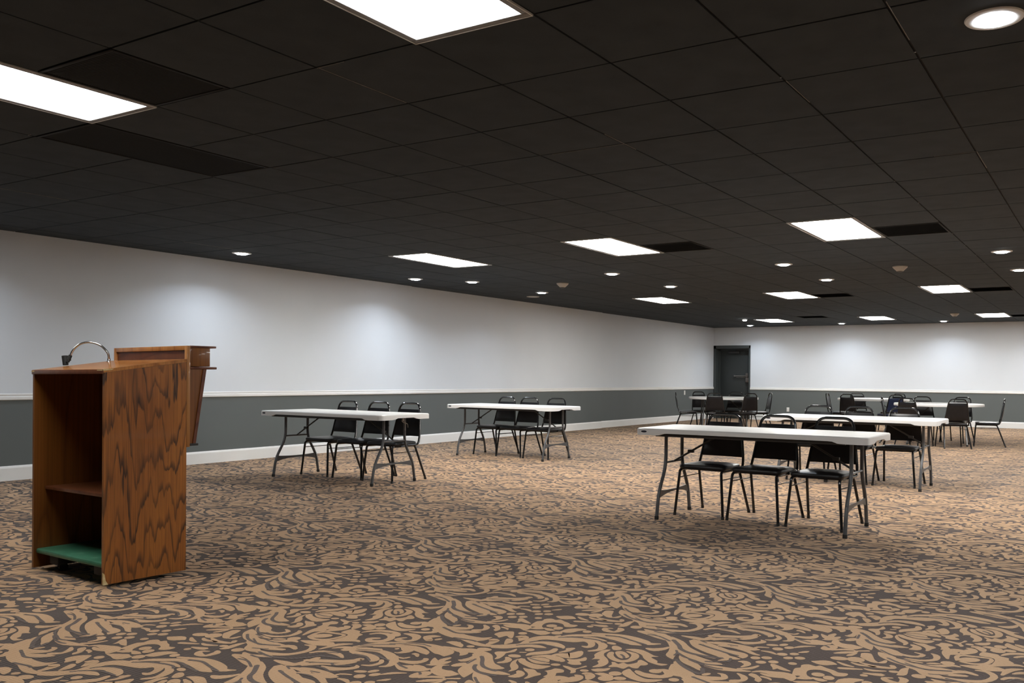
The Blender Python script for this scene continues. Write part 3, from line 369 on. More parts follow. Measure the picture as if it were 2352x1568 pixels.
m = MB(); m.prism([(WB-u, w) for u, w in RAIL], DX1, XR, 'x'); m.build('trim_2', 'trim', **ST)
m = MB(); m.prism([(WB-u, w) for u, w in BASE], DX1, XR, 'x'); m.build('baseboard_back', 'trim', **ST)
m = MB(); m.prism([(XR-u, w) for u, w in BASE], YR, WB, 'y'); m.build('baseboard_right', 'trim', **ST)
m = MB(); m.prism([(YR+u, w) for u, w in BASE], WL, XR, 'x'); m.build('baseboard_front', 'trim', **ST)

# door set deep in its dark frame, at the end of the back wall
yd = WB+.27
door = MB().box(((DX0+.08+DX1-.055)/2, yd+.022, 1.0), (DX1-DX0-.135, .044, 2.0), 0, .003).build('door_1', 'door', **ST)
m = MB()
for xa, xb in ((DX0, DX0+.075), (DX1-.05, DX1)):
    m.box(((xa+xb)/2, WB+.155, DZ/2), (xb-xa, .33, DZ), 0, .004)
m.box(((DX0+DX1)/2, WB+.155, DZ-.045), (DX1-DX0, .33, .09), 0, .004)
m.box((DX0+.095, yd-.018, 1.0), (.04, .03, 2.0)); m.box((DX1-.065, yd-.018, 1.0), (.03, .03, 2.0)); m.box(((DX0+DX1)/2, yd-.018, 1.995), (DX1-DX0-.1, .03, .05))
m.build('door_frame', 'doorframe', door)
m = MB(); m.box((-9.56, yd-.055, 1.915), (.34, .07, .07), 0, .008); m.tube([(-9.45, yd-.05, 1.955), (-9.25, yd-.16, 1.965), (-9.52, yd-.06, 1.985)], .008)
m.build('door_closer', 'rail_dark', door)
m = MB(); m.tube([(-9.55, yd-.085, 1.235), (-9.19, yd-.085, 1.235)], .017, 10); m.box((-9.545, yd-.045, 1.235), (.03, .09, .05), 0, .006); m.tube([(-9.50, yd-.05, 1.19), (-9.22, yd-.05, 1.19)], .009, 8)
m.build('panic_bar', 'steel', door, label='steel push bar')
m = MB(); m.box((-9.165, yd-.045, 1.255), (.085, .09, .13), 0, .02); m.box((-9.145, yd-.04, 1.12), (.12, .08, .14), 0, .01)
m.build('lock_box', 'bronze', door, label='dull bronze lock box')

# ------------------------------------------------------------------ ceiling
def g(v, u): return GX+v*TS, GY+u*TS
LIGHTS = [(v, u) for u in (-2, 8, 18, 28) for v in (-7, -3, 1, 5, 9, 13)]
VENTS = [(-2, -1, 1, 1), (-4, 0, 1, 2), (-2, 9, 1, 1), (2, 9, 1, 1), (-2, 19, 1, 1), (2, 19, 1, 1), (-5, 27, 1, 1), (2, 29, 1, 1)]
taken = {(v, u+k) for v, u in LIGHTS for k in (0, 1)} | {(v+i, u+j) for v, u, a, b in VENTS for i in range(a) for j in range(b)}
m = MB(); gi = .006
X0, X1, Y0, Y1 = WL-.2, XR, YR, WB
m.box(((X0+X1)/2, (Y0+Y1)/2, H+.008+.03), (X1-X0, Y1-Y0, .06), 1)
for v in range(-11, 20):
    for u in range(-11, 34):
        if (v, u) in taken: continue
        xa, ya = g(v, u); xb, yb = xa+TS, ya+TS
        xa, xb, ya, yb = max(xa, X0), min(xb, X1), max(ya, Y0), min(yb, Y1)
        if xb-xa < .03 or yb-ya < .03: continue
        dz = random.uniform(-.0006, .0006)
        a, b, c, d = xa+gi, xb-gi, ya+gi, yb-gi
        V = [(a, c, H+dz), (b, c, H+dz), (b, d, H+dz), (a, d, H+dz), (a, c, H+.0085), (b, c, H+.0085), (b, d, H+.0085), (a, d, H+.0085)]
        m.add(V, [(0, 3, 2, 1), (0, 1, 5, 4), (1, 2, 6, 5), (2, 3, 7, 6), (3, 0, 4, 7)], 0)
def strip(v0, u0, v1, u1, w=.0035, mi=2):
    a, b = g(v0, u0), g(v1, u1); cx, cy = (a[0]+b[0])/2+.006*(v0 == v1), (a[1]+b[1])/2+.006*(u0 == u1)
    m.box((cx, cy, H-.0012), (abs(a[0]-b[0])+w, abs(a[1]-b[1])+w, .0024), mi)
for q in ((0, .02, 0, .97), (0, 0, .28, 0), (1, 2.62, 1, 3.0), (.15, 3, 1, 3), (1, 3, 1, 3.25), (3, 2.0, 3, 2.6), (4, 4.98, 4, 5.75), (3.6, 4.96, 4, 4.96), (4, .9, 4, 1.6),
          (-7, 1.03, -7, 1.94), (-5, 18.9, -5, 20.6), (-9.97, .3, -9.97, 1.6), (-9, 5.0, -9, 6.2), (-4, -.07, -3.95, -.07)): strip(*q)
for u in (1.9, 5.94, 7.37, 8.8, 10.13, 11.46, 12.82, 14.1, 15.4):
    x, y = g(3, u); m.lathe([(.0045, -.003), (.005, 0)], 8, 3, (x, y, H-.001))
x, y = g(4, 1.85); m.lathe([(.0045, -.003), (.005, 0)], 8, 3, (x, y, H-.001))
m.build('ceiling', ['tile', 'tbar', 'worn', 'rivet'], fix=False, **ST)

# lit panels in the ceiling, 1 x 2 tiles each
def make_panel(u):
    t = thing('ceiling_light', '', 'ceiling light')
    W, L, f = TS, 2*TS, .032; m = MB()
    z0, z1 = H-.006, H+.006
    for cx, cy, dx, dy in ((0, f/2+.004, W-.008, f), (0, L-f/2-.004, W-.008, f), (-W/2+f/2+.004, L/2, f, L-2*f-.008), (W/2-f/2-.004, L/2, f, L-2*f-.008)):
        m.box((cx, cy, (z0+z1)/2-H), (dx, dy, z1-z0), 0, .003)
    e = .005
    for cx, cy, dx, dy in ((0, e/2, W, e), (0, L-e/2, W, e), (-W/2+e/2, L/2, e, L), (W/2-e/2, L/2, e, L)):
        m.box((cx, cy, -.004), (dx, dy, .008), 1)
    m.build('frame', ['light_frame', 'plate'], t)
    m = MB(); m.box((0, L/2, .001), (W-2*f-.004, L-2*f-.004, .006))
    m.build('diffuser', 'panel_glow_%d' % u, t, label='glowing white diffuser')
    return t
colname = {-7: 'nearest the left wall', -3: 'second out from the left wall', 1: 'third out from the left wall', 5: 'fourth from the left wall', 9: 'fifth from the left wall', 13: 'sixth from the left wall'}
rowname = {-2: 'first row above the lectern', 8: 'second row', 18: 'third row', 28: 'row by the back wall'}
p0 = {}
for v, u in LIGHTS:
    x, y = g(v+.5, u); lab = 'bright ceiling panel, %s, %s' % (rowname[u], colname[v])
    if u not in p0: p = p0[u] = make_panel(u); p.location = (x, y, H); p['label'] = lab; p['group'] = 'rectangular ceiling light panels'
    else: dup(p0[u], (x, y, H), 0, lab)
# round downlights
def make_down():
    t = thing('downlight', '', 'downlight', group='round ceiling downlights'); m = MB()
    m.lathe([(.112, .004), (.114, -.002), (.110, -.007), (.092, -.010), (.072, -.007), (.067, -.004), (.067, .003)], 40)
    m.build('trim_ring', 'trim', t)
    m = MB(); m.lathe([(.066, .003), (.066, -.014), (.058, -.018)], 32); m.build('lens', 'down_glow', t, label='glowing round lens')
    return t
DN = [(4.555, 1.49, 'large bright round downlight in the ceiling corner nearest the camera'),
      (-9.3, 6.43, 'lone round downlight by the long left wall above the nearer left table'),
      (-9.3, 11.3, 'round downlight close to the left wall, second one along that wall'),
      (-8.45, 12.4, 'round downlight just right of the one hugging the left wall'),
      (-8.42, 15.4, 'round downlight by the left wall beside a pale unlit ceiling disc'),
      (-4.5, 12.43, 'round downlight straight beyond the second-row middle panel, nearer of its pair'),
      (-4.5, 15.42, 'round downlight just before the third-row left panel, farther of its pair'),
      (-.57, 12.55, 'round downlight between the second-row right panel and the front table area, nearer of pair'),
      (-.57, 15.6, 'round downlight between two third-row panels, farther of its pair'),
      (3.46, 12.55, 'round downlight at the right edge of the view, nearer and larger of two'),
      (3.49, 15.52, 'round downlight cut by the right edge of the view, farther of two'),
      (-8.47, 31.5, 'tiny round downlight directly above the dark door'),
      (-4.5, 31.5, 'tiny round downlight by the back wall, second from the door'),
      (-.55, 31.5, 'tiny round downlight by the back wall, third from the door'),
      (3.46, 31.5, 'tiny round downlight by the back wall, fourth from the door'),
      (-9.3, 1.5, 'round downlight close to the left wall beside the lectern'),
      (7.5, 12.55, 'round downlight right of the view, near the right-hand wall'), (7.5, 15.5, 'round downlight right of the view, farther along the right-hand wall'), (7.5, 31.5, 'round downlight right of the view, by the back wall')]
d0 = None
for i, (v, u, lab) in enumerate(DN):
    x, y = g(v, u)
    if d0 is None: d0 = make_down(); d0.location = (x, y, H); d0['label'] = lab
    else: dup(d0, (x, y, H), 0, lab)
    l = bpy.data.lights.new('downlight_beam', 'AREA'); l.shape = 'DISK'; l.size = .128; l.energy = 10.5; l.color = (.80, .89, 1.); l.spread = math.radians(138)
    lo = bpy.data.objects.new('downlight_beam', l); COL.objects.link(lo); lo.location = (x, y, H-.019)
# unlit downlight, a pale disc, and the small lamp beside the last left panel
x, y = g(-9.37, 16.34)
t = thing('unlit_downlight', 'pale unlit round ceiling disc near the left wall', 'ceiling speaker', (x, y, H))
MB().lathe([(.118, .002), (.118, -.004), (.105, -.009), (.10, -.005)], 36).build('rim', 'detector', t)
MB().lathe([(.099, -.003), (.06, -.007), (.001, -.009)], 36).build('grille', 'plate', t)  # plain closed face of the unlit downlight
x, y = g(-7.25, 27.7)
t = thing('emergency_lamp', 'tiny white lamp beside the far left ceiling panel', 'lamp', (x, y, H))
MB().lathe([(.07, 0), (.07, -.01), (.06, -.02)], 20).build('base', 'plate', t)
MB().lathe([(.055, -.018), (.045, -.04), (.001, -.05)], 20).build('bulb', 'down_glow', t)
# smoke detectors: pale shallow cones
def make_det():
    t = thing('smoke_detector', '', 'smoke detector', group='conical smoke detectors')
    MB().lathe([(.092, .001), (.095, -.012), (.088, -.022), (.045, -.062), (.040, -.066)], 28).build('housing', 'detector', t)
    MB().lathe([(.040, -.064), (.036, -.071), (.018, -.078), (.002, -.08)], 20).build('sensor', 'detector_dark', t)
    return t
s0 = None
for v, u, lab in ((-6.6, 13.64, 'cream conical smoke detector nearest the left wall'), (1.43, 13.88, 'cream conical smoke detector between the right-hand panels'), (.43, 27.6, 'small cream conical smoke detector near the back wall')):
    x, y = g(v, u)
    if s0 is None: s0 = make_det(); s0.location = (x, y, H); s0['label'] = lab
    else: dup(s0, (x, y, H), 0, lab)
# black return-air vents
def make_vent(a, b):
    t = thing('ceiling_vent', '', 'ceiling vent', group='black return air vents'); W, L = a*TS-.012, b*TS-.012; m = MB(); f = .018
    for cx, cy, dx, dy in ((0, -L/2+f/2, W, f), (0, L/2-f/2, W, f), (-W/2+f/2, 0, f, L-2*f), (W/2-f/2, 0, f, L-2*f)): m.box((cx, cy, .001), (dx, dy, .008), 0, .0015)
    m.build('frame', 'tbar', t); m = MB(); n = int(L/.013)
    for i in range(n):
        yy = -L/2+f+(i+.5)*(L-2*f)/n
        m.add([(-W/2+f, yy-.0045, .0), (W/2-f, yy-.0045, .0), (W/2-f, yy+.0065, .0015), (-W/2+f, yy+.0065, .0015)], [(0, 1, 2, 3)])
    m.build('grille', 'vent', t); return t
VL = ['black square vent tile at the inner end of the near left light panel', 'long black vent two tiles deep beyond the near left light panel', 'black vent tile right of the second-row middle light panel', 'black vent tile right of the second-row right light panel',
      'black vent tile right of the third-row middle light panel', 'black vent tile right of the third-row right light panel', 'faint black vent tile left of the last-row middle panel', 'faint black vent tile right of the last-row right panel']
for (v, u, a, b), lab in zip(VENTS, VL):
    x, y = g(v+a/2, u+b/2); t = make_vent(a, b); t.location = (x, y, H); t['label'] = lab

# wall outlets
def outlet(loc, rz, lab):
    t = thing('wall_outlet', lab, 'outlet', loc, rz, 'white wall outlets')
    MB().box((0, -.003, 0), (.075, .006, .118), 0, .002).build('cover_plate', 'plate', t)
    for z in (.024, -.024):
        s = MB().box((0, -.0065, z), (.034, .004, .030), 0, .0015).build('socket', 'trim', t)
        MB().box((-.007, -.0088, z+.003), (.002, .001, .009)).box((.007, -.0088, z+.003), (.002, .001, .009)).build('slot', 'slot', s)
outlet((-7.87, WB, .31), 0, 'white outlet plate low on the back wall right of the door')
outlet((WL-.05, 21.75, .76), PI/2, 'white outlet plate under the left chair rail near the back corner')

# ------------------------------------------------------------------ folding tables
def rrect(a, b, r, n=6, skip=1):
    P = []
    for sx, sy, a0 in ((1, 1, 0), (-1, 1, PI/2), (-1, -1, PI), (1, -1, 3*PI/2)):
        for k in range(n+1):
            t = a0+PI/2*k/n; P.append((sx*(a-r)+r*math.cos(t), sy*(b-r)+r*math.sin(t)))
    return P
def edge_outline(a, b, r):
    P = rrect(a, b, r); Q = []
    for i, p in enumerate(P):
        q = P[(i+1) % len(P)]; d = math.hypot(q[0]-p[0], q[1]-p[1]); n = max(1, int(d/.04))
        for k in range(n): Q.append((p[0]+(q[0]-p[0])*k/n, p[1]+(q[1]-p[1])*k/n))
    return Q
TL, TW, TH = .935, .38, .742
def sstep(t): t = max(0, min(1, t)); return t*t*(3-2*t)
def make_rect_table():
    t = thing('folding_table', '', 'table', group='rectangular white folding tables')
    Q = edge_outline(TL, TW, .055)
    def ring(s, zf): return [(x*(1-s/TL), y*(1-s/TW), zf(x, y)) for x, y in Q]
    def zb(x, y):     # the skirt is deeper round the corners and lifts along the sides and ends
        dx, dy = TL-abs(x), TW-abs(y)
        side = sstep((dx-.20)/.07) if dy < .06 else 0
        end = sstep((dy-.20)/.05) if dx < .06 else 0
        return TH-.056+.018*max(side, end)
    rings = [ring(.03, lambda x, y: TH), ring(.008, lambda x, y: TH-.0015), ring(.001, lambda x, y: TH-.008), ring(0, lambda x, y: TH-.016), ring(0, zb), ring(.012, zb), ring(.014, lambda x, y: TH-.030)]
    V = [p for r in rings for p in r]; n = len(Q); F = [tuple(range(n))]
    for i in range(len(rings)-1):
        for k in range(n): F.append((i*n+k, i*n+(k+1) % n, (i+1)*n+(k+1) % n, (i+1)*n+k))
    F.append(tuple((len(rings)-1)*n+k for k in range(n))[::-1])
    top = MB().add(V, F, 0, True).build('tabletop', 'white_plastic', t)
    m = MB()
    E = [(-.0, -.0)]+[(.026*math.cos(a*PI/12), .0085*math.sin(a*PI/12)) for a in range(24)]
    V = [(-TL+.082+x, -TW-.0005, TH-.027+z) for x, z in E]
    m.add(V, [(0, 1+k, 1+(k+1) % 24) for k in range(24)]); m.build('badge', 'label', top, label='small dark oval badge')
    m = MB()
    for s in (-1, 1): m.box((0, s*(TW-.045), TH-.048), (2*TL-.34, .022, .034), 0, .003)
    for x in (-.70, .70, -.3, .3): m.box((x, 0, TH-.040), (.03, 2*TW-.11, .018), 0, .002)
    m.build('frame_rail', 'rail_dark', t)
    XL = .762
    for sx in (-1, 1):
        for sy in (-1, 1):
            pts = fillet([(sx*XL, sy*.155, TH-.04), (sx*XL, sy*.155, .425), (sx*XL, sy*.285, .21), (sx*XL, sy*.318, .012)], .09, 6)
            l = MB().tube(pts, .0145, 10).build('leg', 'leg_grey', t)
            MB().tube([(sx*XL, sy*.3163, .03), (sx*XL, sy*.318, .001)], .0175, 10).build('foot_cap', 'cap', l)
        # arched plate between the feet
        n = 14; V = []; F = []
        for i in range(n+1):
            y = -.285+.57*i/n; c = 1-(y/.285)**2; top_, bot = .222+.012*(1-c), .168+.036*c
            for dx in (-.006, .006): V += [(sx*XL+dx, y, bot), (sx*XL+dx, y, top_)]
        for i in range(n):
            a = 4*i; F += [(a, a+1, a+5, a+4), (a+2, a+6, a+7, a+3), (a+1, a+3, a+7, a+5), (a, a+4, a+6, a+2)]
        F += [(0, 2, 3, 1), (4*n, 4*n+1, 4*n+3, 4*n+2)]
        MB().add(V, F).build('cross_plate', 'leg_grey', t)
        MB().tube([(sx*XL, -.155, .452), (sx*XL, .155, .452)], .009, 8).build('crossbar', 'leg_grey', t)
        m = MB(); m.tube([(sx*XL, 0, .452), (sx*(XL-.16), 0, .545), (sx*(XL-.43), 0, TH-.045)], .0085, 8)
        m.box((sx*(XL-.155), 0, .543), (.05, .03, .026), 0, .004); m.build('brace', 'rail_dark', t)
    return t
TABS = [(-2.445, 6.70, 0, 'nearest white rectangular folding table, on the right, three chairs behind it'),
        (-2.50, 9.81, 0, 'white rectangular folding table directly behind the nearest one, on the right'),
        (-7.36, 6.93, -.01, 'white rectangular folding table nearest the lectern, along the left wall'),
        (-7.44, 10.2, -.03, 'white rectangular folding table farther along the left wall, behind the left one')]
t0 = None
for x, y, r, lab in TABS:
    if t0 is None: t0 = make_rect_table(); t0.location = (x, y, 0); t0.rotation_euler = (0, 0, r); t0['label'] = lab
    else:
        tt = dup(t0, (x, y, 0), r, lab)
        if 'nearest the lectern' in lab: strap_table = tt
m = MB(); m.box((.865, .02, TH-.062), (.018, .03, .03), 0, .003)
for dy, pts in ((0, [(.868, .03, TH-.07), (.874, .045, TH-.10), (.866, .05, TH-.15), (.870, .046, TH-.175)]), (1, [(.868, .0, TH-.07), (.872, .02, TH-.09), (.878, .072, TH-.105), (.876, .085, TH-.145)])):
    P = smooth_path(pts, 4); m.tube(P, .004, 6)
m.build('dangling_strap', 'bronze', strap_table, label='frayed brown strap dangling under the end')
def make_round_table():
    t = thing('round_table', '', 'table', group='round white folding tables'); R = .768
    prof = [(R-.03, TH), (R-.008, TH-.001), (R, TH-.008), (R, TH-.042), (R-.006, TH-.047), (R-.03, TH-.047), (R-.035, TH-.025)]
    MB().lathe(prof, 64).build('tabletop', 'white_plastic', t)
    m = MB()
    for y in (-.30, .30): m.box((0, y, TH-.04), (1.1, .025, .03), 0, .003)
    for x in (-.5, .5): m.box((x, 0, TH-.04), (.025, .85, .03), 0, .003)
    m.build('frame_rail', 'rail_dark', t)
    for sx in (-1, 1):
        for sy in (-1, 1):
            l = MB().tube(fillet([(sx*.46, sy*.25, TH-.04), (sx*.46, sy*.25, .40), (sx*.50, sy*.34, .012)], .08, 5), .014, 8).build('leg', 'steel' if sx > 0 else 'leg_grey', t)
            MB().tube([(sx*.4985, sy*.337, .03), (sx*.50, sy*.34, .001)], .0165, 8).build('foot_cap', 'cap', l)
        MB().tube([(sx*.463, -.262, .38), (sx*.463, .262, .38)], .009, 8).build('crossbar', 'leg_grey', t)
        m = MB(); m.tube([(sx*.462, .0, .385), (sx*.12, 0, TH-.04)], .008, 8); m.build('brace', 'rail_dark', t)
    return t
# view frame, used only to write down where the far tables stand
YAW = -.53345; FV = Vector((math.sin(YAW), math.cos(YAW))); RV = Vector((math.cos(YAW), -math.sin(YAW)))
def vp(px, d): return FV*d+RV*(d*(px-1374.3)/2015.5)
RT = [(1662, 19.5, .5, 'round white folding table in the far left corner, before the dark door'),
      (2006, 19.6, .2, 'round white folding table near the back wall, its left edge clear of chairs'),
      (2156, 15.9, .1, 'round white folding table on the far right, nearest of the three round ones')]
r0 = None; RC = []
for px, d, rz, lab in RT:
    c = vp(px, d); RC.append(c)
    if r0 is None: r0 = make_round_table(); r0.location = (c.x, c.y, 0); r0.rotation_euler = (0, 0, rz); r0['label'] = lab
    else: dup(r0, (c.x, c.y, 0), rz, lab)

# ------------------------------------------------------------------ stacking chairs (face -y, origin between the feet)
def rounded_slab(m, a, b, z0, z1, r, crown=.0, taper=0.):
    Q = rrect(a, b, r, 5); n = len(Q); e = min(.014, (z1-z0)/2)
    def ring(s, z): return [((x*(1-s/a))*(1+taper*y), y*(1-s/b), z) for x, y in Q]
    rs = [ring(.004, z0), ring(0, z0+e*.6), ring(0, z1-e), ring(.005, z1-e*.3), ring(.018, z1), ring(.07, z1+crown*.7), ring(.12, z1+crown)]
    V = [p for q in rs for p in q]; F = [tuple(range(n))[::-1]]
    for i in range(len(rs)-1):
        for k in range(n): F.append((i*n+k, i*n+(k+1) % n, (i+1)*n+(k+1) % n, (i+1)*n+k))
    F.append(tuple((len(rs)-1)*n+k for k in range(n)))
    m.add(V, F, 0, True)
def make_chair(vinyl='vinyl'):
    t = thing('stacking_chair', '', 'chair', group='black stacking chairs')
    m = MB(); rounded_slab(m, .205, .20, .392, .428, .06, .010, -.25)
    for i in range(len(m.v)): x, y, z = m.v[i]; m.v[i] = (x, y-.035, z)
    m.build('seat', vinyl, t)
    for s in (-1, 1):
        r = .0118
        l = MB().tube(fillet([(s*.222, -.255, .008), (s*.190, -.225, .383), (s*.188, -.17, .383)], .05, 5), r, 8).build('leg', 'black_steel', t)
        MB().tube([(s*.2205, -.2535, .024), (s*.2223, -.2552, .0005)], .0135, 8).build('foot_cap', 'cap', l)
        l = MB().tube(fillet([(s*.188, .05, .383), (s*.190, .115, .383), (s*.222, .255, .008)], .05, 5), r, 8).build('leg', 'black_steel', t)
        MB().tube([(s*.2205, .2505, .024), (s*.2223, .2555, .0005)], .0135, 8).build('foot_cap', 'cap', l)
        MB().tube([(s*.1955, -.2305, .318), (s*.1955, .138, .318)], .0045, 6).build('stretcher', 'black_steel', t)
    m = MB()
    for s in (-1, 1): m.tube([(s*.188, -.172, .383), (s*.188, .052, .383)], .0118, 8)
    m.tube([(-.188, -.10, .380), (.188, -.10, .380)], .008, 6); m.tube([(-.188, .03, .380), (.188, .03, .380)], .008, 6)
    m.build('seat_frame', 'black_steel', t)
    pts = [(-.207, -.02, .392), (-.208, .150, .392), (-.200, .178, .47), (-.146, .240, .838), (.146, .240, .838), (.200, .178, .47), (.208, .150, .392), (.207, -.02, .392)]
    P = fillet(pts[:4], .06, 5)[:-1]+fillet([pts[2], pts[3], pts[4], pts[5]], .08, 8)[1:-1]+fillet(pts[4:], .06, 5)[1:]
    MB().tube(P, .0118, 8).build('back_frame', 'black_steel', t)
    # padded trapezoid back following the lean of the posts
    n = 10; k = 8; V = []; F = []
    def post(z): f = (z-.47)/(.838-.47); return .200-.054*f, .178+.062*f
    zs = [.478+(.772-.478)*i/n for i in range(n+1)]
    for side in (-1, 1):
        for i, z in enumerate(zs):
            hw, yy = post(z); hw -= .006
            for j in range(k+1):
                u = -1+2*j/k; bow = .012*(1-u*u); e = min(1, min(i, n-i)/1.2)*min(1, (1-abs(u))/.12)
                th = .004+.010*max(0, min(1, e))
                V.append((u*hw, yy+bow+side*th, z))
    off = (n+1)*(k+1)
    for i in range(n):
        for j in range(k):
            a = i*(k+1)+j; F.append((a, a+1, a+k+2, a+k+1)); a += off; F.append((a, a+k+1, a+k+2, a+1))
    for i in range(n):
        for j in (0, k):
            a = i*(k+1)+j; F.append((a, a+k+1, a+k+1+off, a+off) if j == 0 else (a, a+off, a+k+1+off, a+k+1))
    for j in range(k):
        F.append((j, j+off, j+1+off, j+1)); a = n*(k+1)+j; F.append((a, a+1, a+1+off, a+off))
    MB().add(V, F, 0, True).build('backrest', vinyl, t)
    return t
G1, G2 = 'chairs behind the rectangular tables', 'chairs around the round tables'
CH = [(-2.952, 6.925, -.06, 'black stacking chair behind the nearest table, first from its left end'), (-2.472, 6.905, -.08, 'black stacking chair behind the nearest table, middle of three'), (-1.977, 6.88, -.05, 'black stacking chair behind the nearest table, third from its left end'),
      (-3.03, 10.03, 0, 'black stacking chair behind the second right-hand table, first from its left end'), (-2.56, 10.02, -.03, 'black stacking chair behind the second right-hand table, middle of three'), (-2.055, 10.01, -.02, 'black stacking chair behind the second right-hand table, third from its left end'),
      (-7.83, 7.20, -.03, 'black stacking chair at the table nearest the lectern, first from its left end'), (-7.305, 7.185, 0, 'black stacking chair at the table nearest the lectern, middle of three'), (-6.832, 7.175, -.02, 'black stacking chair at the table nearest the lectern, third from its left end'),
      (-7.90, 10.43, -.08, 'black stacking chair at the farther left-wall table, first from its left end'), (-7.465, 10.405, -.05, 'black stacking chair at the farther left-wall table, middle of three'), (-6.955, 10.35, -.05, 'black stacking chair at the farther left-wall table, third from its left end')]
c0 = None
def put_chair(x, y, rz, lab, grp):
    global c0
    if c0 is None:
        c0 = make_chair(); c0.location = (x, y, 0); c0.rotation_euler = (0, 0, rz); c0['label'] = lab; c0['group'] = grp; return c0
    return dup(c0, (x, y, 0), rz, lab, grp)
for x, y, rz, lab in CH: put_chair(x, y, rz, lab, G1)
AR = [(0, [(183, .82, 'side-on black chair left of the far corner round table'), (123, .82, 'black chair behind the far corner round table, left one of two'), (-100, .82, 'black chair with its back to us, front left of the far corner round table'), (74, .82, 'black chair between the far corner round table and the door'), (-57, .82, 'black chair with its back to us, front right of the far corner round table'), (10, .82, 'black chair right of the far corner round table, facing left')]),
      (1, [(170, .78, 'side-on black chair left of the middle round table by the back wall'), (-121, .82, 'black chair with its back to us, front left of the middle round table'), (110, .82, 'black chair behind the middle round table, left one of two'), (-64, .82, 'navy blue chair with its back to us, at the middle round table'), (57, .82, 'black chair behind the middle round table, right one of two')]),
      (2, [(-2, .85, 'side-on black chair at the far right, facing left to the round table'), (-73, .82, 'black chair with its back to us, front right of the right round table'), (66, .82, 'black chair behind the right round table, right one of two'), (106, .82, 'black chair behind the right round table, left one of two'), (-119, .82, 'black chair with its back to us, front left of the right round table'), (180, .74, 'black chair seen edge-on left of the right round table, beside the navy one')])]
for ti, L in AR:
    for ang, rad, lab in L:
        a = math.radians(ang); th = math.atan((RT[ti][0]-1374.3)/2015.5); rl = RV*math.cos(th)-FV*math.sin(th); fl = FV*math.cos(th)+RV*math.sin(th); dv = rl*math.cos(a)+fl*math.sin(a); c = RC[ti]+dv*rad
        rz = math.atan2(dv.y, dv.x)-PI/2
        if 'navy' in lab.split(',')[0] and 'beside' not in lab:
            b = make_chair('vinyl_blue'); b.location = (c.x, c.y, 0); b.rotation_euler = (0, 0, rz); b['label'] = lab; b['group'] = G2
        else: put_chair(c.x, c.y, rz, lab, G2)

# ------------------------------------------------------------------ lectern
W, D = .80, .4617; A = Vector((-5.409, 2.718, 0)); PR = -math.radians(3.19)
lec = thing('lectern', 'tall varnished oak lectern with open back, shelf and green-covered base', 'lectern')
lec.matrix_world = Matrix.Translation((-4.6103, 2.6733, 0)) @ Matrix.Rotation(-.0557, 4, 'Z') @ Matrix.Rotation(-.0085, 4, 'Y') @ Matrix.Translation((-W, 0, 0))
Z0, ZA, ZB_, tk = .022, 1.148, 1.212, .019   # foot of the panels, top at the speaker's side, top at the far side
side = [(0, Z0), (D, Z0), (D, ZB_), (0, ZA)]
MB().prism(side, 0, tk, 'x').build('side_panel', 'oak_plain', lec)
MB().prism(side, W-tk, W, 'x').build('side_panel', 'oak', lec)
MB().prism([(D-.014, Z0+.03), (D-.002, Z0+.03), (D-.002, ZB_-.004), (D-.014, ZB_-.006)], tk, W-tk, 'x').build('front_panel', 'oak_plain', lec)
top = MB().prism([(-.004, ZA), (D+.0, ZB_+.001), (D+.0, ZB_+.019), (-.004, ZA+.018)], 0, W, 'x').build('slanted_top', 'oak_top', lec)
m = MB(); m.box((W/2, -.005, ZA+.005), (W-.002, .006, .024), 0, .002); m.build('edge_strip', 'oak_red', lec)
MB().box(((tk+W-tk)/2, .245, .480), (W-2*tk, .37, .018), 0, .001).build('shelf', 'oak_red', lec)
sh = MB().box((W/2, .232, .118), (W-2*tk, .44, .028), 0, .009).build('base_shelf', 'green', lec, label='green vinyl covered base shelf')
m = MB(); m.box((W/2, .30, .062), (W-2*tk-.002, .02, .078)); m.box((.15, .13, .072), (.10, .16, .05), 0, .004); m.box((W-.15, .13, .072), (.10, .16, .05), 0, .004); m.build('plinth', 'cap', lec)
for x in (.15, W-.15):
    for y in (.10, .38):
        c = MB().tube([(x-.014, y, .0255), (x+.014, y, .0255)], .025, 16).build('caster', 'cap', lec)
        MB().box((x, y, .048), (.04, .04, .012), 0, .002).build('caster_plate', 'steel', c)
# chipped veneer at the corner nearest the camera
for k_, mb in enumerate((MB().prism([(-.0015, Z0-.001), (.026, Z0-.001), (.012, Z0+.022), (.006, Z0+.055), (-.0015, Z0+.065)], W-.010, W+.0012, 'x'),
           MB().prism([(-.005, ZA+.010), (.04, ZA+.015), (.05, ZA+.0215), (-.005, ZA+.0195)], W-.006, W+.0010, 'x'),
           MB().box((W-.030, -.0088, ZA+.013), (.055, .0016, .005)), MB().box((.018, -.0088, ZA+.010), (.03, .0016, .006)))):
    mb.build('worn_corner', 'chip', lec, label='bare chipped wood')
# raised header and tapered apron on the audience side
y0 = D+.001; HZ0, HZ1 = .725, 1.308
hd = MB(); hd.box((W-.012, y0+.010, (HZ0+HZ1)/2), (.026, .020, HZ1-HZ0), 0, .002); hd.box((.012, y0+.010, (HZ0+HZ1)/2), (.026, .020, HZ1-HZ0), 0, .002); hd.box((W/2, y0+.010, HZ1-.013), (W-.05, .019, .026), 0, .002)
hd.build('header_frame', 'oak_edge', lec)
MB().box((W/2, y0+.013, 1.235), (W-.052, .006, .09)).build('header_back', 'oak_red', lec)
m = MB(); m.box((W/2, y0+.021+.062, 1.243), (W-.006, .124, .108), 0, .002); m.build('header_box', 'oak_plain', lec)
m = MB(); m.box((W/2, y0+.021+.081, 1.303), (W+.002, .162, .012), 0, .003); m.box((W/2, y0+.021+.083, 1.180), (W+.002, .166, .014), 0, .003); m.build('header_moulding', 'oak_red', lec)
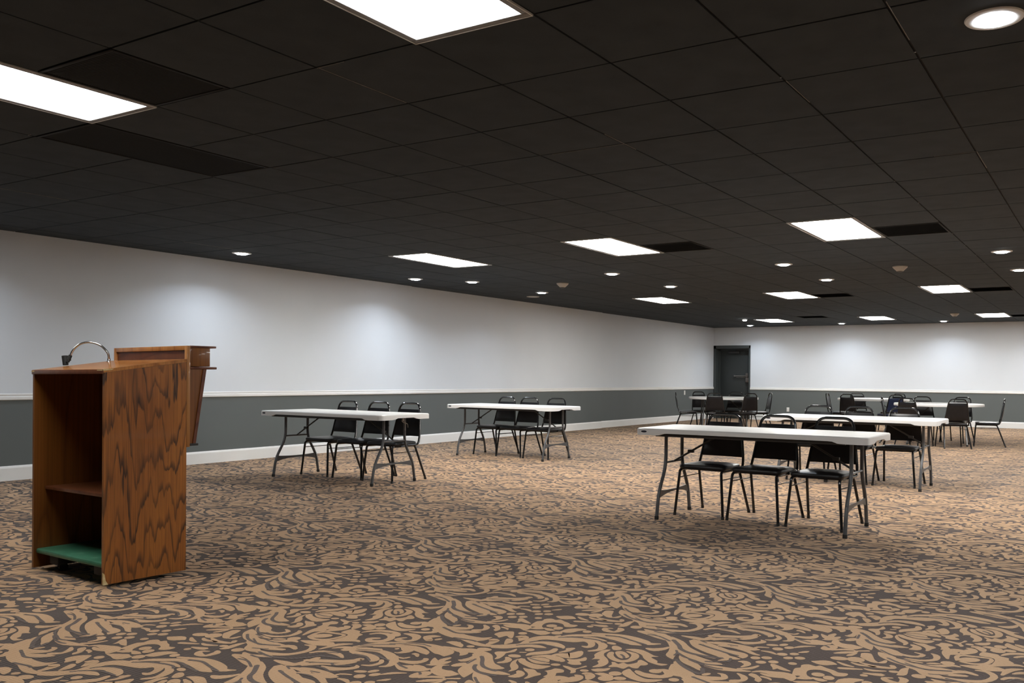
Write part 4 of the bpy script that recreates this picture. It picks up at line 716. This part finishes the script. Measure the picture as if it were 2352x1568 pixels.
m = MB(); m.prism([(y0+.021, .745), (y0+.040, .745), (y0+.105, 1.173), (y0+.021, 1.173)], .006, W-.006, 'x'); m.build('apron', 'oak_plain', lec)
m = MB()
for x in (.009, W-.009): m.prism([(y0+.038, .745), (y0+.056, .745), (y0+.121, 1.173), (y0+.101, 1.173)], x-.010, x+.010, 'x')
m.prism([(y0+.041, .745), (y0+.050, .745), (y0+.115, 1.173), (y0+.106, 1.173)], .018, W-.018, 'x')
m.build('apron_edge', 'oak_red', lec)
MB().box((W/2, y0+.048, .738), (W-.002, .052, .014), 0, .003).build('apron_foot', 'rail_dark', lec)
# gooseneck microphone holder
MX, MY, MZ = 0.0620, 0.4000, 1.2214
arc = [(0.0620, 0.4000, 1.2214), (0.0656, 0.3955, 1.2625), (0.0557, 0.3820, 1.2944), (0.0326, 0.3597, 1.3234), (0.0028, 0.3331, 1.3377), (-0.0247, 0.3080, 1.3387), (-0.0498, 0.2846, 1.3277), (-0.0683, 0.2656, 1.3061), (-0.0779, 0.2527, 1.2820), (-0.0820, 0.2434, 1.2553)]
P = smooth_path([Vector(p) for p in arc], 6)
MB().tube(P, .0064, 10).build('gooseneck', 'chrome', lec, label='chrome gooseneck')
m = MB(); m.lathe([(.016, 0), (.016, .004), (.009, .008), (.0085, .022), (.006, .026)], 20, 0, (arc[0][0], arc[0][1], arc[0][2]-.003)); m.build('gooseneck_base', 'chrome', lec)
e = Vector(arc[-1]); d = (Vector(arc[-1])-Vector(arc[-2])).normalized()
m = MB(); m.tube([e-d*.004, e+d*.040], .0105, 12); m.tube([e+d*.026+Vector((.002, -.012, 0)), e+d*.026+Vector((.002, .012, 0))], .006, 8)
q = e+d*.034; m.tube([q, q+Vector((-.014, 0, -.002))], .007, 10)
c = q+Vector((-.032, 0, .004)); m.tube([c+Vector((.004, 0, -.028)), c+Vector((-.004, 0, .028))], [.0155, .0190], 16); m.build('microphone_clip', 'cap', lec, label='black microphone clip')

# scrap on the carpet
m = MB(); m.box((0, 0, .004), (.022, .014, .006), 0, .002)
o = m.build('carpet_scrap', 'scrap'); sc_ = (-1.228, 6.679); o.location = (sc_[0], sc_[1], .0); tag(o, 'tiny black scrap lying on the carpet right of the nearest table', 'scrap')

# ------------------------------------------------------------------ camera
cam = bpy.data.cameras.new('camera'); co = bpy.data.objects.new('camera', cam); COL.objects.link(co)
f_, cx_, cy_, roll = 2015.504, 1374.317, 866.734, -.010
cam.sensor_fit = 'HORIZONTAL'; cam.sensor_width = 36; cam.lens = 36*f_/2352
cam.shift_x = (1176-cx_)/2352; cam.shift_y = (cy_-784)/2352
F3 = Vector((math.sin(YAW), math.cos(YAW), 0)); r = Vector((math.cos(YAW), -math.sin(YAW), 0)); dn = Vector((0, 0, -1))
Rr = math.cos(roll)*r+math.sin(roll)*dn; Dd = -math.sin(roll)*r+math.cos(roll)*dn
mw = Matrix.Identity(4)
for i in range(3): mw[i][0] = Rr[i]; mw[i][1] = -Dd[i]; mw[i][2] = -F3[i]
mw[2][3] = 1.148
co.matrix_world = mw; cam.clip_end = 200
sc = bpy.context.scene; sc.camera = co
w = bpy.data.worlds.new('world'); sc.world = w; w.use_nodes = True; w.node_tree.nodes['Background'].inputs[0].default_value = (0, 0, 0, 1)
sc.view_settings.view_transform = 'Standard'; sc.view_settings.look = 'None'; sc.view_settings.gamma = 1; sc.view_settings.use_curve_mapping = False
sc.view_settings.exposure = 0.27
sc.cycles.max_bounces = 8; sc.cycles.diffuse_bounces = 5; sc.cycles.use_denoising = True
